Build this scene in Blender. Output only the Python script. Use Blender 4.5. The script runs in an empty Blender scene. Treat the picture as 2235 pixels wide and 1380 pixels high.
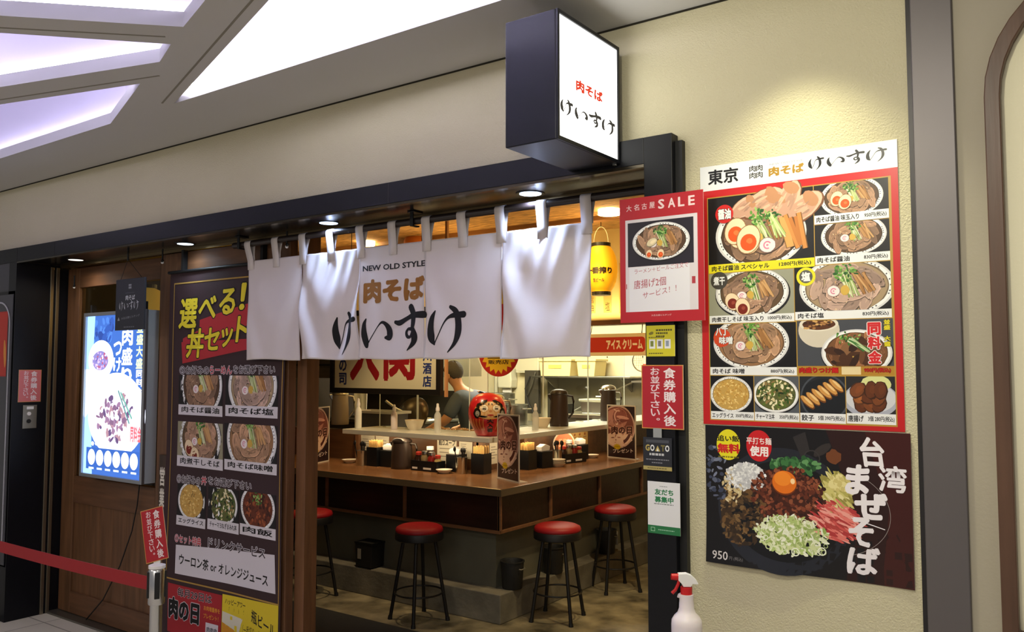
import bpy, bmesh, math, random
from mathutils import Vector, Matrix, Euler
PI = math.pi
sc = bpy.context.scene
COL = sc.collection

def lin(c):
    return tuple(((v / 255 / 12.92) if v / 255 <= 0.04045 else ((v / 255 + 0.055) / 1.055) ** 2.4) for v in c[:3])

# ------------------------------------------------------------------ camera
YAW, PITCH, FPX = math.radians(35.54), math.radians(3.5), 1825.0
cam = bpy.data.cameras.new('camera'); camo = bpy.data.objects.new('camera', cam); COL.objects.link(camo)
_F = Vector((-math.sin(YAW) * math.cos(PITCH), math.cos(YAW) * math.cos(PITCH), math.sin(PITCH)))
_R = Vector((math.cos(YAW), math.sin(YAW), 0)); _U = _R.cross(_F)
camo.matrix_world = Matrix(((_R.x, _U.x, -_F.x, 0), (_R.y, _U.y, -_F.y, 0), (_R.z, _U.z, -_F.z, 1.6), (0, 0, 0, 1)))
cam.sensor_width = 36; cam.lens = FPX * 36 / 2235; cam.clip_start = 0.05; cam.clip_end = 100
sc.camera = camo

# ------------------------------------------------------------------ world, exposure, large lights
w = bpy.data.worlds.new('mall_ambient'); sc.world = w; w.use_nodes = True
bg = w.node_tree.nodes['Background']; bg.inputs[0].default_value = (0.86, 0.83, 0.80, 1); bg.inputs[1].default_value = 0.30
sc.view_settings.view_transform = 'Standard'; sc.view_settings.look = 'None'
sc.view_settings.exposure = 0.0; sc.view_settings.gamma = 1.0; sc.view_settings.use_curve_mapping = False

def area(name, loc, target, sx, sy, power, col):
    l = bpy.data.lights.new(name, 'AREA'); l.shape = 'RECTANGLE'; l.size = sx; l.size_y = sy; l.energy = power; l.color = lin(col)
    o = bpy.data.objects.new(name, l); COL.objects.link(o); o.location = loc
    o.rotation_euler = (Vector(target) - Vector(loc)).to_track_quat('-Z', 'Y').to_euler(); return o
def spot(name, loc, target, deg, blend, power, col, rad=0.03):
    l = bpy.data.lights.new(name, 'SPOT'); l.spot_size = math.radians(deg); l.spot_blend = blend; l.energy = power; l.color = lin(col); l.shadow_soft_size = rad
    o = bpy.data.objects.new(name, l); COL.objects.link(o); o.location = loc
    o.rotation_euler = (Vector(target) - Vector(loc)).to_track_quat('-Z', 'Y').to_euler(); return o
def point(name, loc, power, col, rad=0.05):
    l = bpy.data.lights.new(name, 'POINT'); l.energy = power; l.color = lin(col); l.shadow_soft_size = rad
    o = bpy.data.objects.new(name, l); COL.objects.link(o); o.location = loc; return o

# corridor ceiling lamps behind the viewer
area('corridor_fill', (-1.2, -1.6, 2.75), (-1.2, -1.2, 0), 2.6, 0.9, 58, (255, 246, 230))
area('corridor_fill', (-4.6, -1.2, 2.75), (-4.6, -0.8, 0), 2.6, 0.9, 36, (255, 246, 236))
# spotlight over the menu posters
spot('menu_spotlight', (-0.735, 2.26, 2.77), (-0.735, 2.30, 1.0), 90, 1.0, 62, (255, 251, 208), 0.03)
spot('wall_fill_spot', (-0.70, 0.7, 2.77), (-0.75, 2.55, 2.0), 84, 1.0, 66, (255, 249, 222), 0.05)  # added fill spot raising the poster wall's overall brightness
area('corridor_fill', (-0.35, 0.75, 2.78), (-0.35, 0.85, 0), 0.5, 0.5, 12, (255, 250, 234))  # added area fill that brightens the right-hand end of the wall
# kitchen ceiling lamps
area('kitchen_lamp', (-5.2, 6.6, 2.60), (-5.2, 6.6, 0), 1.6, 0.5, 120, (255, 243, 216))
area('kitchen_lamp', (-4.7, 7.3, 2.60), (-4.7, 7.3, 0), 1.2, 0.4, 62, (255, 243, 216))
# dining-side spotlights
spot('counter_spotlight', (-2.2, 4.2, 2.66), (-3.6, 5.4, 0.8), 75, 0.7, 80, (255, 226, 176), 0.04)
spot('counter_spotlight', (-3.9, 3.9, 2.66), (-4.2, 4.7, 0.8), 70, 0.7, 85, (255, 222, 170), 0.04)
area('under_shelf_fill', (-4.25, 4.66, 1.068), (-4.25, 4.93, .86), 1.3, .02, 2.6, (255, 226, 176))  # added fill pair lighting the splashboard, the shelf has no lamp strip
area('under_shelf_fill', (-3.53, 5.6, 1.068), (-3.80, 5.6, .86), 1.5, .02, 2.6, (255, 226, 176))
spot('aisle_spotlight', (-1.9, 4.4, 2.66), (-2.2, 4.55, 0), 60, 0.8, 85, (255, 228, 170), 0.04)

# ------------------------------------------------------------------ materials
MATS = {}
def mat(name, rgb, rough=0.5, metal=0.0, spec=0.5, var=0.0, vscale=8.0, bump=0.0, bscale=60.0, emit=0.0, ergb=None, alpha=1.0, trans=0.0, ior=1.45, stretch=None, coat=0.0, sub=0.0):
    if name in MATS: return MATS[name]
    m = bpy.data.materials.new(name); m.use_nodes = True; nt = m.node_tree; N = nt.nodes; L = nt.links
    b = N['Principled BSDF']; c = lin(rgb)
    b.inputs['Base Color'].default_value = (*c, 1); b.inputs['Roughness'].default_value = rough; b.inputs['Metallic'].default_value = metal
    b.inputs['Specular IOR Level'].default_value = spec; b.inputs['IOR'].default_value = ior
    b.inputs['Alpha'].default_value = alpha; b.inputs['Transmission Weight'].default_value = trans; b.inputs['Coat Weight'].default_value = coat
    if sub: b.inputs['Subsurface Weight'].default_value = sub; b.inputs['Subsurface Radius'].default_value = (0.02, 0.012, 0.008)
    if emit:
        b.inputs['Emission Color'].default_value = (*lin(ergb or rgb), 1); b.inputs['Emission Strength'].default_value = emit
    tc = None
    if var or bump:
        tc = N.new('ShaderNodeTexCoord'); mp = N.new('ShaderNodeMapping'); L.new(tc.outputs['Object'], mp.inputs[0])
        if stretch: mp.inputs['Scale'].default_value = stretch
    if var:
        n = N.new('ShaderNodeTexNoise'); n.inputs['Scale'].default_value = vscale; n.inputs['Detail'].default_value = 6; L.new(mp.outputs[0], n.inputs['Vector'])
        r = N.new('ShaderNodeMapRange'); r.inputs[1].default_value = 0.3; r.inputs[2].default_value = 0.7; r.inputs[3].default_value = 1 - var; r.inputs[4].default_value = 1 + var; L.new(n.outputs[0], r.inputs[0])
        mx = N.new('ShaderNodeVectorMath'); mx.operation = 'SCALE'; mx.inputs[0].default_value = c; L.new(r.outputs[0], mx.inputs['Scale']); L.new(mx.outputs[0], b.inputs['Base Color'])
    if bump:
        n2 = N.new('ShaderNodeTexNoise'); n2.inputs['Scale'].default_value = bscale; n2.inputs['Detail'].default_value = 4; L.new(mp.outputs[0], n2.inputs['Vector'])
        bp = N.new('ShaderNodeBump'); bp.inputs['Strength'].default_value = bump; bp.inputs['Distance'].default_value = 0.01; L.new(n2.outputs[0], bp.inputs['Height']); L.new(bp.outputs[0], b.inputs['Normal'])
    MATS[name] = m; return m

def wood(name, rgb, axis='Z', rough=0.45, var=0.35, scale=1.0):
    st = {'X': (1.2, 14, 14), 'Y': (14, 1.2, 14), 'Z': (14, 14, 1.2)}[axis]
    return mat(name, rgb, rough=rough, var=var, vscale=2.2 * scale, stretch=st, bump=0.08, bscale=3.0)

def print_mat(name, rough=0.45, emit=0.0, spec=0.4):
    if name in MATS: return MATS[name]
    m = bpy.data.materials.new(name); m.use_nodes = True; nt = m.node_tree; b = nt.nodes['Principled BSDF']
    a = nt.nodes.new('ShaderNodeVertexColor'); a.layer_name = 'ink'; nt.links.new(a.outputs[0], b.inputs['Base Color'])
    b.inputs['Roughness'].default_value = rough; b.inputs['Specular IOR Level'].default_value = spec
    if emit:
        nt.links.new(a.outputs[0], b.inputs['Emission Color']); b.inputs['Emission Strength'].default_value = emit
    MATS[name] = m; return m

def tiles(name, rgb, grout, size, rough=0.35, loc=(0, 0, 0), rot=0, var=0.05):
    m = bpy.data.materials.new(name); m.use_nodes = True; nt = m.node_tree; N = nt.nodes; L = nt.links; b = N['Principled BSDF']
    tc = N.new('ShaderNodeTexCoord'); mp = N.new('ShaderNodeMapping'); L.new(tc.outputs['Object'], mp.inputs[0]); mp.inputs['Location'].default_value = loc; mp.inputs['Rotation'].default_value = (0, 0, rot)
    br = N.new('ShaderNodeTexBrick'); L.new(mp.outputs[0], br.inputs['Vector']); br.offset = 0; br.inputs['Scale'].default_value = 1; br.inputs['Brick Width'].default_value = size; br.inputs['Row Height'].default_value = size; br.inputs['Mortar Size'].default_value = 0.004; br.inputs['Mortar Smooth'].default_value = 0
    c = lin(rgb); br.inputs['Color1'].default_value = (*[v * (1 + var) for v in c], 1); br.inputs['Color2'].default_value = (*[v * (1 - var) for v in c], 1); br.inputs['Mortar'].default_value = (*lin(grout), 1)
    L.new(br.outputs[0], b.inputs['Base Color']); b.inputs['Roughness'].default_value = rough
    return m

# ------------------------------------------------------------------ object helpers
def link(o, parent=None):
    COL.objects.link(o)
    if parent is not None: o.parent = parent
    return o
def tag(o, label=None, cat=None, group=None, kind=None):
    if label: o['label'] = label
    if cat: o['category'] = cat
    if group: o['group'] = group
    if kind: o['kind'] = kind
    return o
def thing(name, label, cat, loc=(0, 0, 0), rz=0.0, group=None):
    o = bpy.data.objects.new(name, None); o.empty_display_size = 0.05; link(o); o.location = loc; o.rotation_euler = (0, 0, rz)
    return tag(o, label, cat, group)
def dup(root, loc, rz=None, label=None, group=None):
    r = root.copy(); link(r); r.location = loc
    if rz is not None: r.rotation_euler = (0, 0, rz)
    if label: r['label'] = label
    if group: r['group'] = group
    for ch in list(root.children):
        c = ch.copy(); link(c, r)
        for g in list(ch.children):
            d = g.copy(); link(d, c)
    return r

class B:
    """collects shapes for ONE mesh"""
    def __init__(s): s.v = []; s.f = []
    def add(s, vs, fs):
        k = len(s.v); s.v += [tuple(p) for p in vs]; s.f += [tuple(i + k for i in f) for f in fs]; return s
    def box(s, x0, y0, z0, x1, y1, z1):
        return s.add([(x0, y0, z0), (x1, y0, z0), (x1, y1, z0), (x0, y1, z0), (x0, y0, z1), (x1, y0, z1), (x1, y1, z1), (x0, y1, z1)],
                     [(0, 3, 2, 1), (4, 5, 6, 7), (0, 1, 5, 4), (1, 2, 6, 5), (2, 3, 7, 6), (3, 0, 4, 7)])
    def tube(s, pts, r, n=10, caps=True):
        pts = [Vector(p) for p in pts]; rs = r if isinstance(r, (list, tuple)) else [r] * len(pts)
        ref = Vector((0, 0, 1)); vs = []; fs = []
        for i, p in enumerate(pts):
            d = (pts[min(i + 1, len(pts) - 1)] - pts[max(i - 1, 0)]).normalized()
            a = d.cross(ref)
            if a.length < 1e-3: a = d.cross(Vector((1, 0, 0)))
            a.normalize(); b = d.cross(a)
            for k in range(n):
                t = 2 * PI * k / n; vs.append(p + (a * math.cos(t) + b * math.sin(t)) * rs[i])
        for i in range(len(pts) - 1):
            for k in range(n): fs.append((i * n + k, i * n + (k + 1) % n, (i + 1) * n + (k + 1) % n, (i + 1) * n + k))
        if caps: fs += [tuple(range(n))[::-1], tuple((len(pts) - 1) * n + k for k in range(n))]
        return s.add(vs, fs)
    def ring(s, c, R, r, n=32, m=8, axis='Z', sx=1.0, sy=1.0):
        vs = []; fs = []
        for i in range(n):
            a = 2 * PI * i / n
            for k in range(m):
                t = 2 * PI * k / m; q = R + r * math.cos(t); x, y, z = q * math.cos(a) * sx, q * math.sin(a) * sy, r * math.sin(t)
                p = {'Z': (x, y, z), 'Y': (x, z, y), 'X': (z, x, y)}[axis]; vs.append((c[0] + p[0], c[1] + p[1], c[2] + p[2]))
        for i in range(n):
            for k in range(m): fs.append((i * m + k, ((i + 1) % n) * m + k, ((i + 1) % n) * m + (k + 1) % m, i * m + (k + 1) % m))
        return s.add(vs, fs)
    def lathe(s, prof, c=(0, 0, 0), n=32, sx=1.0, sy=1.0):
        vs = []; fs = []
        for r, z in prof:
            for k in range(n):
                t = 2 * PI * k / n; vs.append((c[0] + max(r, 1e-4) * math.cos(t) * sx, c[1] + max(r, 1e-4) * math.sin(t) * sy, c[2] + z))
        for i in range(len(prof) - 1):
            for k in range(n): fs.append((i * n + k, i * n + (k + 1) % n, (i + 1) * n + (k + 1) % n, (i + 1) * n + k))
        fs += [tuple(range(n))[::-1], tuple((len(prof) - 1) * n + k for k in range(n))]
        return s.add(vs, fs)
    def prism(s, poly, lo, hi, axis='Z'):
        """extrude a 2D outline; axis Z: (x,y), Y: (x,z), X: (y,z)"""
        n = len(poly); P = lambda p, h: {'Z': (p[0], p[1], h), 'Y': (p[0], h, p[1]), 'X': (h, p[0], p[1])}[axis]
        return s.add([P(p, lo) for p in poly] + [P(p, hi) for p in poly], [tuple(range(n))[::-1], tuple(range(n, 2 * n))] + [(i, (i + 1) % n, n + (i + 1) % n, n + i) for i in range(n)])
    def strip(s, outer, inner, lo, hi, axis='Y'):
        """closed loop band between two outlines of the same length"""
        n = len(outer); P = lambda p, h: {'Z': (p[0], p[1], h), 'Y': (p[0], h, p[1]), 'X': (h, p[0], p[1])}[axis]
        vs = [P(p, lo) for p in outer] + [P(p, lo) for p in inner] + [P(p, hi) for p in outer] + [P(p, hi) for p in inner]; fs = []
        for i in range(n):
            j = (i + 1) % n
            fs += [(i, j, n + j, n + i), (2 * n + i, 3 * n + i, 3 * n + j, 2 * n + j), (i, 2 * n + i, 2 * n + j, j), (n + i, n + j, 3 * n + j, 3 * n + i)]
        return s.add(vs, fs)
    def obj(s, name, m, parent=None, smooth=False, bevel=0.0, loc=None, ang=40):
        me = bpy.data.meshes.new(name); me.from_pydata(s.v, [], s.f); me.update()
        bm = bmesh.new(); bm.from_mesh(me); bmesh.ops.recalc_face_normals(bm, faces=bm.faces); bm.to_mesh(me); bm.free()
        if smooth:
            me.shade_smooth(); me.set_sharp_from_angle(angle=math.radians(ang))
        o = bpy.data.objects.new(name, me); link(o, parent)
        if m: me.materials.append(m)
        if bevel:
            bv = o.modifiers.new('bevel', 'BEVEL'); bv.width = bevel; bv.segments = 2; bv.limit_method = 'ANGLE'
        if loc: o.location = loc
        return o
def box(name, a, b, m, parent=None, bevel=0.0): return B().box(*a, *b).obj(name, m, parent, bevel=bevel)
def struct(o, label=None, cat=None):
    o['kind'] = 'structure'
    return tag(o, label, cat)

# ------------------------------------------------------------------ flat printed artwork
GLYPH = {}
def glyphs(s, bold):
    """flat outline of a string; bold thickens every stroke by that radius (in ems)"""
    k = (s, bold)
    if k not in GLYPH:
        c = bpy.data.curves.new('t', 'FONT'); c.body = s; c.size = 1; c.resolution_u = 2; c.offset = min(bold, 0.0)
        o = bpy.data.objects.new('t', c); m = o.to_mesh()
        v0 = [(v.co.x, v.co.y) for v in m.vertices]; f0 = [tuple(p.vertices) for p in m.polygons]
        o.to_mesh_clear(); bpy.data.objects.remove(o); bpy.data.curves.remove(c)
        xs = [p[0] for p in v0] or [0]; ys = [p[1] for p in v0] or [0]; q = max(bold, 0.0)
        GLYPH[k] = (v0, f0, min(xs) - q, min(ys) - q, max(xs) + q, max(ys) + q)
    return GLYPH[k]

class Art:
    """2D artwork in metres (u right, v up); every call is a flat coloured patch on a layer"""
    def __init__(s, w=1.0, h=1.0): s.w = w; s.h = h; s.items = []; s.clip = None; s.L = 0
    def _clip(s, P):
        if not s.clip: return P
        x0, y0, x1, y1 = s.clip
        for ax, val, sg in ((0, x0, 1), (0, x1, -1), (1, y0, 1), (1, y1, -1)):
            out = []
            for i in range(len(P)):
                a, b = P[i - 1], P[i]; da, db = (a[ax] - val) * sg, (b[ax] - val) * sg
                if (da >= 0) != (db >= 0):
                    t = da / (da - db); out.append((a[0] + (b[0] - a[0]) * t, a[1] + (b[1] - a[1]) * t))
                if db >= 0: out.append(b)
            P = out
            if not P: return P
        return P
    def poly(s, P, col, L=None):
        P = s._clip([(p[0] * s.w, p[1] * s.h) for p in P] if not getattr(s, 'raw', False) else list(P))
        if len(P) >= 3: s.items.append((P, [tuple(range(len(P)))], col, s.L if L is None else L))
    def rect(s, x0, y0, x1, y1, col, L=None): s.poly([(x0, y0), (x1, y0), (x1, y1), (x0, y1)], col, L)
    def frame(s, x0, y0, x1, y1, t, col, L=None):
        a = t * s.h / s.w
        s.rect(x0, y0, x1, y0 + t, col, L); s.rect(x0, y1 - t, x1, y1, col, L); s.rect(x0, y0 + t, x0 + a, y1 - t, col, L); s.rect(x1 - a, y0 + t, x1, y1 - t, col, L)
    def ell(s, cx, cy, rx, ry, col, n=28, rot=0.0, jit=0.0, L=None, R=random):
        """rx, ry in units of the artwork's height"""
        k = s.h / s.w; P = []
        for i in range(n):
            a = 2 * PI * i / n; q = 1 + (R.uniform(-jit, jit) if jit else 0); x, y = rx * q * math.cos(a), ry * q * math.sin(a)
            P.append((cx + (x * math.cos(rot) - y * math.sin(rot)) * k, cy + x * math.sin(rot) + y * math.cos(rot)))
        s.poly(P, col, L)
    def ringp(s, cx, cy, r0, r1, col, n=36, L=None, a0=0.0, a1=2 * PI):
        k = s.h / s.w
        for i in range(n):
            a, b = a0 + (a1 - a0) * i / n, a0 + (a1 - a0) * (i + 1) / n
            s.poly([(cx + r0 * math.cos(a) * k, cy + r0 * math.sin(a)), (cx + r1 * math.cos(a) * k, cy + r1 * math.sin(a)), (cx + r1 * math.cos(b) * k, cy + r1 * math.sin(b)), (cx + r0 * math.cos(b) * k, cy + r0 * math.sin(b))], col, L)
    def bar(s, x0, y0, x1, y1, t, col, L=None):
        ax, ay, bx, by = x0 * s.w, y0 * s.h, x1 * s.w, y1 * s.h; dx, dy = bx - ax, by - ay; d = math.hypot(dx, dy) or 1; nx, ny = -dy / d * t * s.h / 2, dx / d * t * s.h / 2
        s.poly([((ax + nx) / s.w, (ay + ny) / s.h), ((bx + nx) / s.w, (by + ny) / s.h), ((bx - nx) / s.w, (by - ny) / s.h), ((ax - nx) / s.w, (ay - ny) / s.h)], col, L)
    def text(s, t, x0, y0, x1, y1, col, bold=0.012, L=None, shear=0.0, rise=0.0, out=None, ow=0.03, fit=True):
        """fit the string's ink box into the given rectangle; rise lifts the right end"""
        if out: s.text(t, x0, y0, x1, y1, out, bold + ow, (s.L if L is None else L), shear, rise, fit=(bold, ow)); L = (s.L if L is None else L) + 1
        vs, fs, a, b, c, d = glyphs(t, bold)
        if not vs: return
        if isinstance(fit, tuple): _, _, a, b, c, d = glyphs(t, fit[0])
        W, H = (x1 - x0) * s.w, (y1 - y0) * s.h; n = 0 if bold < 0.004 else 6 if bold < 0.045 else 10
        for i in range(n + 1):
            dx, dy = (bold * math.cos(2 * PI * i / n), bold * math.sin(2 * PI * i / n)) if i < n else (0, 0); P = []
            for x, y in vs:
                u, v = (x + dx - a) / max(c - a, 1e-4), (y + dy - b) / max(d - b, 1e-4); P.append((x0 * s.w + u * W + shear * v * H, y0 * s.h + v * H + rise * u * s.h))
            s.items.append((P, fs, col, s.L if L is None else L))
    def bars(s, x0, y0, x1, y1, col, n=6, L=None, seed=0):
        R = random.Random(seed); x = x0
        while x < x1 - (x1 - x0) * .03:
            w_ = (x1 - x0) / n * R.uniform(.5, 1.1); s.rect(x, y0, min(x + w_, x1), y1, col, L); x += w_ + (x1 - x0) / n * .22
    def vtext(s, t, x0, y0, x1, y1, col, bold=0.012, L=None, out=None, ow=0.03):
        """one column of upright characters"""
        n = len(t); ch = (y1 - y0) / n
        for i, q in enumerate(t):
            if q == ' ': continue
            cy = y1 - (i + 0.5) * ch
            if q in '。、': s.text(q, x0 + (x1 - x0) * 0.6, cy + ch * 0.05, x1, cy + ch * 0.35, col, bold, L); continue
            if q == 'ー': s.rect((x0 + x1) / 2 - (x1 - x0) * .06, cy - ch * .38, (x0 + x1) / 2 + (x1 - x0) * .06, cy + ch * .38, col, L); continue
            s.text(q, x0, cy - ch * 0.45, x1, cy + ch * 0.45, col, bold, L, out=out, ow=ow)
    def stroke(s, pts, col, L=None, sub=5):
        """brush stroke: list of (u, v, width) in metres"""
        P = [Vector(p) for p in pts]; Q = []
        for i in range(len(P) - 1):
            p0, p1, p2, p3 = P[max(i - 1, 0)], P[i], P[i + 1], P[min(i + 2, len(P) - 1)]
            for k in range(sub):
                t = k / sub; Q.append(0.5 * ((2 * p1) + (p2 - p0) * t + (2 * p0 - 5 * p1 + 4 * p2 - p3) * t * t + (3 * p1 - p0 - 3 * p2 + p3) * t ** 3))
        Q.append(P[-1]); vs = []; fs = []
        for i, q in enumerate(Q):
            d = (Q[min(i + 1, len(Q) - 1)] - Q[max(i - 1, 0)]); d = Vector((d.x, d.y)); d = d.normalized() if d.length else Vector((1, 0)); n = Vector((-d.y, d.x)) * max(q.z, 0.0002) / 2
            vs += [(q.x + n.x, q.y + n.y), (q.x - n.x, q.y - n.y)]
        for i in range(len(Q) - 1): fs.append((2 * i, 2 * i + 1, 2 * i + 3, 2 * i + 2))
        L0 = s.L if L is None else L
        s.items.append((vs, fs, col, L0))
        for e in (Q[0], Q[-1]):
            r = max(e.z, 0.0002) / 2; s.items.append(([(e.x + r * math.cos(a * PI / 5), e.y + r * math.sin(a * PI / 5)) for a in range(10)], [tuple(range(10))], col, L0))
    def build(s, name, m, parent, origin, U, V, dz=0.00012, warp=None, cut=0.0, off=0.0004):
        U, V = Vector(U).normalized(), Vector(V).normalized(); Nn = U.cross(V); O = Vector(origin)
        vs = []; fs = []; cols = []; grid = {}; cs = .05 * max(max(s.w, s.h), .05)
        for P, F, col, L in sorted(s.items, key=lambda q: q[3]):     # each patch goes just above the patches it covers
            xs = [p[0] for p in P]; ys = [p[1] for p in P]; b0, b1, b2, b3 = min(xs), min(ys), max(xs), max(ys); lv = 0
            cells = [(i, j) for i in range(int(b0 // cs), int(b2 // cs) + 1) for j in range(int(b1 // cs), int(b3 // cs) + 1)]
            for c in cells:
                for q in grid.get(c, ()):
                    if q[4] >= lv and q[0] < b2 and q[2] > b0 and q[1] < b3 and q[3] > b1: lv = q[4] + 1
            for c in cells: grid.setdefault(c, []).append((b0, b1, b2, b3, lv))
            k = len(vs); vs += [(p[0], p[1], off + 1.2e-5 * (lv + 1)) for p in P]; fs += [tuple(i + k for i in f) for f in F]; cols += [(*lin(col), 1)] * len(F)
        me = bpy.data.meshes.new(name); me.from_pydata(vs, [], fs)
        at = me.color_attributes.new('ink', 'FLOAT_COLOR', 'CORNER')
        for p, c in zip(me.polygons, cols):
            for li in p.loop_indices: at.data[li].color = c
        if cut:
            bm = bmesh.new(); bm.from_mesh(me)
            bmesh.ops.triangulate(bm, faces=[f for f in bm.faces if len(f.verts) > 4])
            xs = [v.co.x for v in bm.verts]; ys = [v.co.y for v in bm.verts]
            for ax, lo, hi in ((0, min(xs), max(xs)), (1, min(ys), max(ys))):
                t = math.floor(lo / cut) * cut
                while t < hi:
                    g = bm.verts[:] + bm.edges[:] + bm.faces[:]
                    bmesh.ops.bisect_plane(bm, geom=g, dist=1e-6, plane_co=(t, 0, 0) if ax == 0 else (0, t, 0), plane_no=(1, 0, 0) if ax == 0 else (0, 1, 0)); t += cut
            bm.to_mesh(me); bm.free()
        for v in me.vertices:
            u, q, z = v.co
            v.co = warp(u, q, z) if warp else O + U * u + V * q + Nn * z
        if warp and cut: me.shade_smooth()
        me.update(); me.materials.append(m)
        o = bpy.data.objects.new(name, me); link(o, parent); return o

KEI = [[(0.024,0.221,0.004),(0.008,0.18,0.014),(0.0,0.136,0.023),(0.009,0.084,0.026),(0.03,0.039,0.007)],[(0.032,0.04,0.004),(0.057,0.1,0.004),(0.076,0.17,0.004),(0.098,0.196,0.008),(0.135,0.202,0.013),(0.187,0.205,0.015)],[(0.109,0.246,0.01),(0.13,0.216,0.017),(0.143,0.158,0.021),(0.142,0.098,0.019),(0.122,0.046,0.01),(0.086,0.0,0.003)],[(0.269,0.199,0.005),(0.254,0.16,0.017),(0.256,0.104,0.027),(0.283,0.05,0.022),(0.293,0.048,0.007)],[(0.29,0.048,0.004),(0.319,0.094,0.003),(0.359,0.153,0.003),(0.394,0.181,0.007),(0.429,0.167,0.013),(0.453,0.134,0.02),(0.452,0.098,0.02),(0.422,0.093,0.008)],[(0.501,0.18,0.01),(0.537,0.175,0.015),(0.593,0.196,0.012),(0.647,0.212,0.015),(0.718,0.211,0.019)],[(0.623,0.259,0.018),(0.644,0.219,0.018),(0.644,0.17,0.016),(0.633,0.138,0.011),(0.607,0.136,0.008),(0.592,0.117,0.01),(0.601,0.095,0.01),(0.623,0.091,0.008),(0.638,0.112,0.01)],[(0.637,0.145,0.011),(0.654,0.095,0.02),(0.644,0.055,0.015),(0.601,0.017,0.003)],[(0.804,0.23,0.004),(0.779,0.183,0.018),(0.768,0.131,0.025),(0.775,0.082,0.026),(0.797,0.049,0.007)],[(0.799,0.051,0.004),(0.83,0.103,0.003),(0.861,0.163,0.004),(0.889,0.193,0.007),(0.929,0.205,0.013),(1.0,0.206,0.017)],[(0.906,0.25,0.01),(0.942,0.225,0.017),(0.96,0.169,0.021),(0.96,0.108,0.021),(0.938,0.053,0.012),(0.894,0.006,0.003)]]
def keisuke(a, x, y, W, H, col, L=None, rise=0.0, fat=1.0):
    """the brushed four-character shop name in a box (metres)"""
    for st in KEI: a.stroke([(x + u * W, y + v / 0.2587 * H + rise * u, wd * W * fat) for u, v, wd in st], col, L)

# food pictures -------------------------------------------------------------
def blob(a, x, y, rx, ry, col, R, rot=None, edge=True, L=None):
    rot = R.uniform(0, PI) if rot is None else rot; L = a.L if L is None else L
    if edge: a.ell(x, y, rx * 1.06, ry * 1.08, tuple(int(c * 0.62) for c in col), 12, rot, 0.06, L, R)
    a.ell(x - rx * .03, y + ry * .04, rx * .94, ry * .92, col, 12, rot, 0.07, L + 1, R)
    a.ell(x + rx * .15 * a.h / a.w, y + ry * .12, rx * .55, ry * .45, tuple(min(255, int(c * 1.10)) for c in col), 9, rot, 0.12, L + 2, R)
def egg(a, x, y, r, R, yolk=(222, 84, 24), rot=-0.3, L=None):
    L = a.L if L is None else L
    a.ell(x, y, r * .86, r * 1.06, (150, 108, 70), 20, rot, 0, L); a.ell(x, y, r * .80, r, (238, 214, 180), 20, rot, 0, L + 1)
    a.ell(x, y - r * .22, r * .58, r * .60, yolk, 18, rot, 0, L + 2); a.ell(x + r * .1, y - r * .12, r * .22, r * .2, tuple(min(255, c + 34) for c in yolk), 10, rot, 0.1, L + 3, R)
def greens(a, x, y, r, R, n=26, L=None, cols=((58, 112, 44), (96, 146, 60), (36, 84, 36), (150, 186, 104))):
    L = a.L if L is None else L
    for i in range(n):
        t, q = R.uniform(0, 2 * PI), r * R.random() ** .6; a.ell(x + q * math.cos(t) * a.h / a.w, y + q * math.sin(t) * .8, r * R.uniform(.10, .26), r * R.uniform(.07, .15), R.choice(cols), 7, R.uniform(0, PI), 0.15, L + i % 3, R)
def strips(a, x, y, ln, n, ang, spread, t, cols, R, L=None):
    L = a.L if L is None else L
    for i in range(n):
        g = ang + R.uniform(-.18, .18); ox = (i - (n - 1) / 2) * spread / max(n, 1); l2 = ln * R.uniform(.4, .55); c = R.choice(cols)
        X0, Y0 = x + (ox - l2 * math.cos(g)) * a.h / a.w, y - l2 * math.sin(g); X1, Y1 = x + (ox + l2 * math.cos(g)) * a.h / a.w, y + l2 * math.sin(g)
        a.bar(X0, Y0, X1, Y1, t * 1.5, tuple(int(v * .6) for v in c), L); a.bar(X0, Y0, X1, Y1, t, c, L + 1)
def naruto(a, x, y, r, L=None):
    L = a.L if L is None else L
    a.ell(x, y, r * 1.08, r * .98, (150, 120, 120), 16, 0, 0, L); a.ell(x, y, r, r * .9, (238, 226, 226), 16, 0, 0.03, L + 1)
    a.ringp(x, y, r * .34, r * .52, (216, 128, 160), 12, L + 2, 0.5, 5.2); a.ell(x, y, r * .16, r * .14, (216, 128, 160), 8, 0, 0, L + 2)
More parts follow.
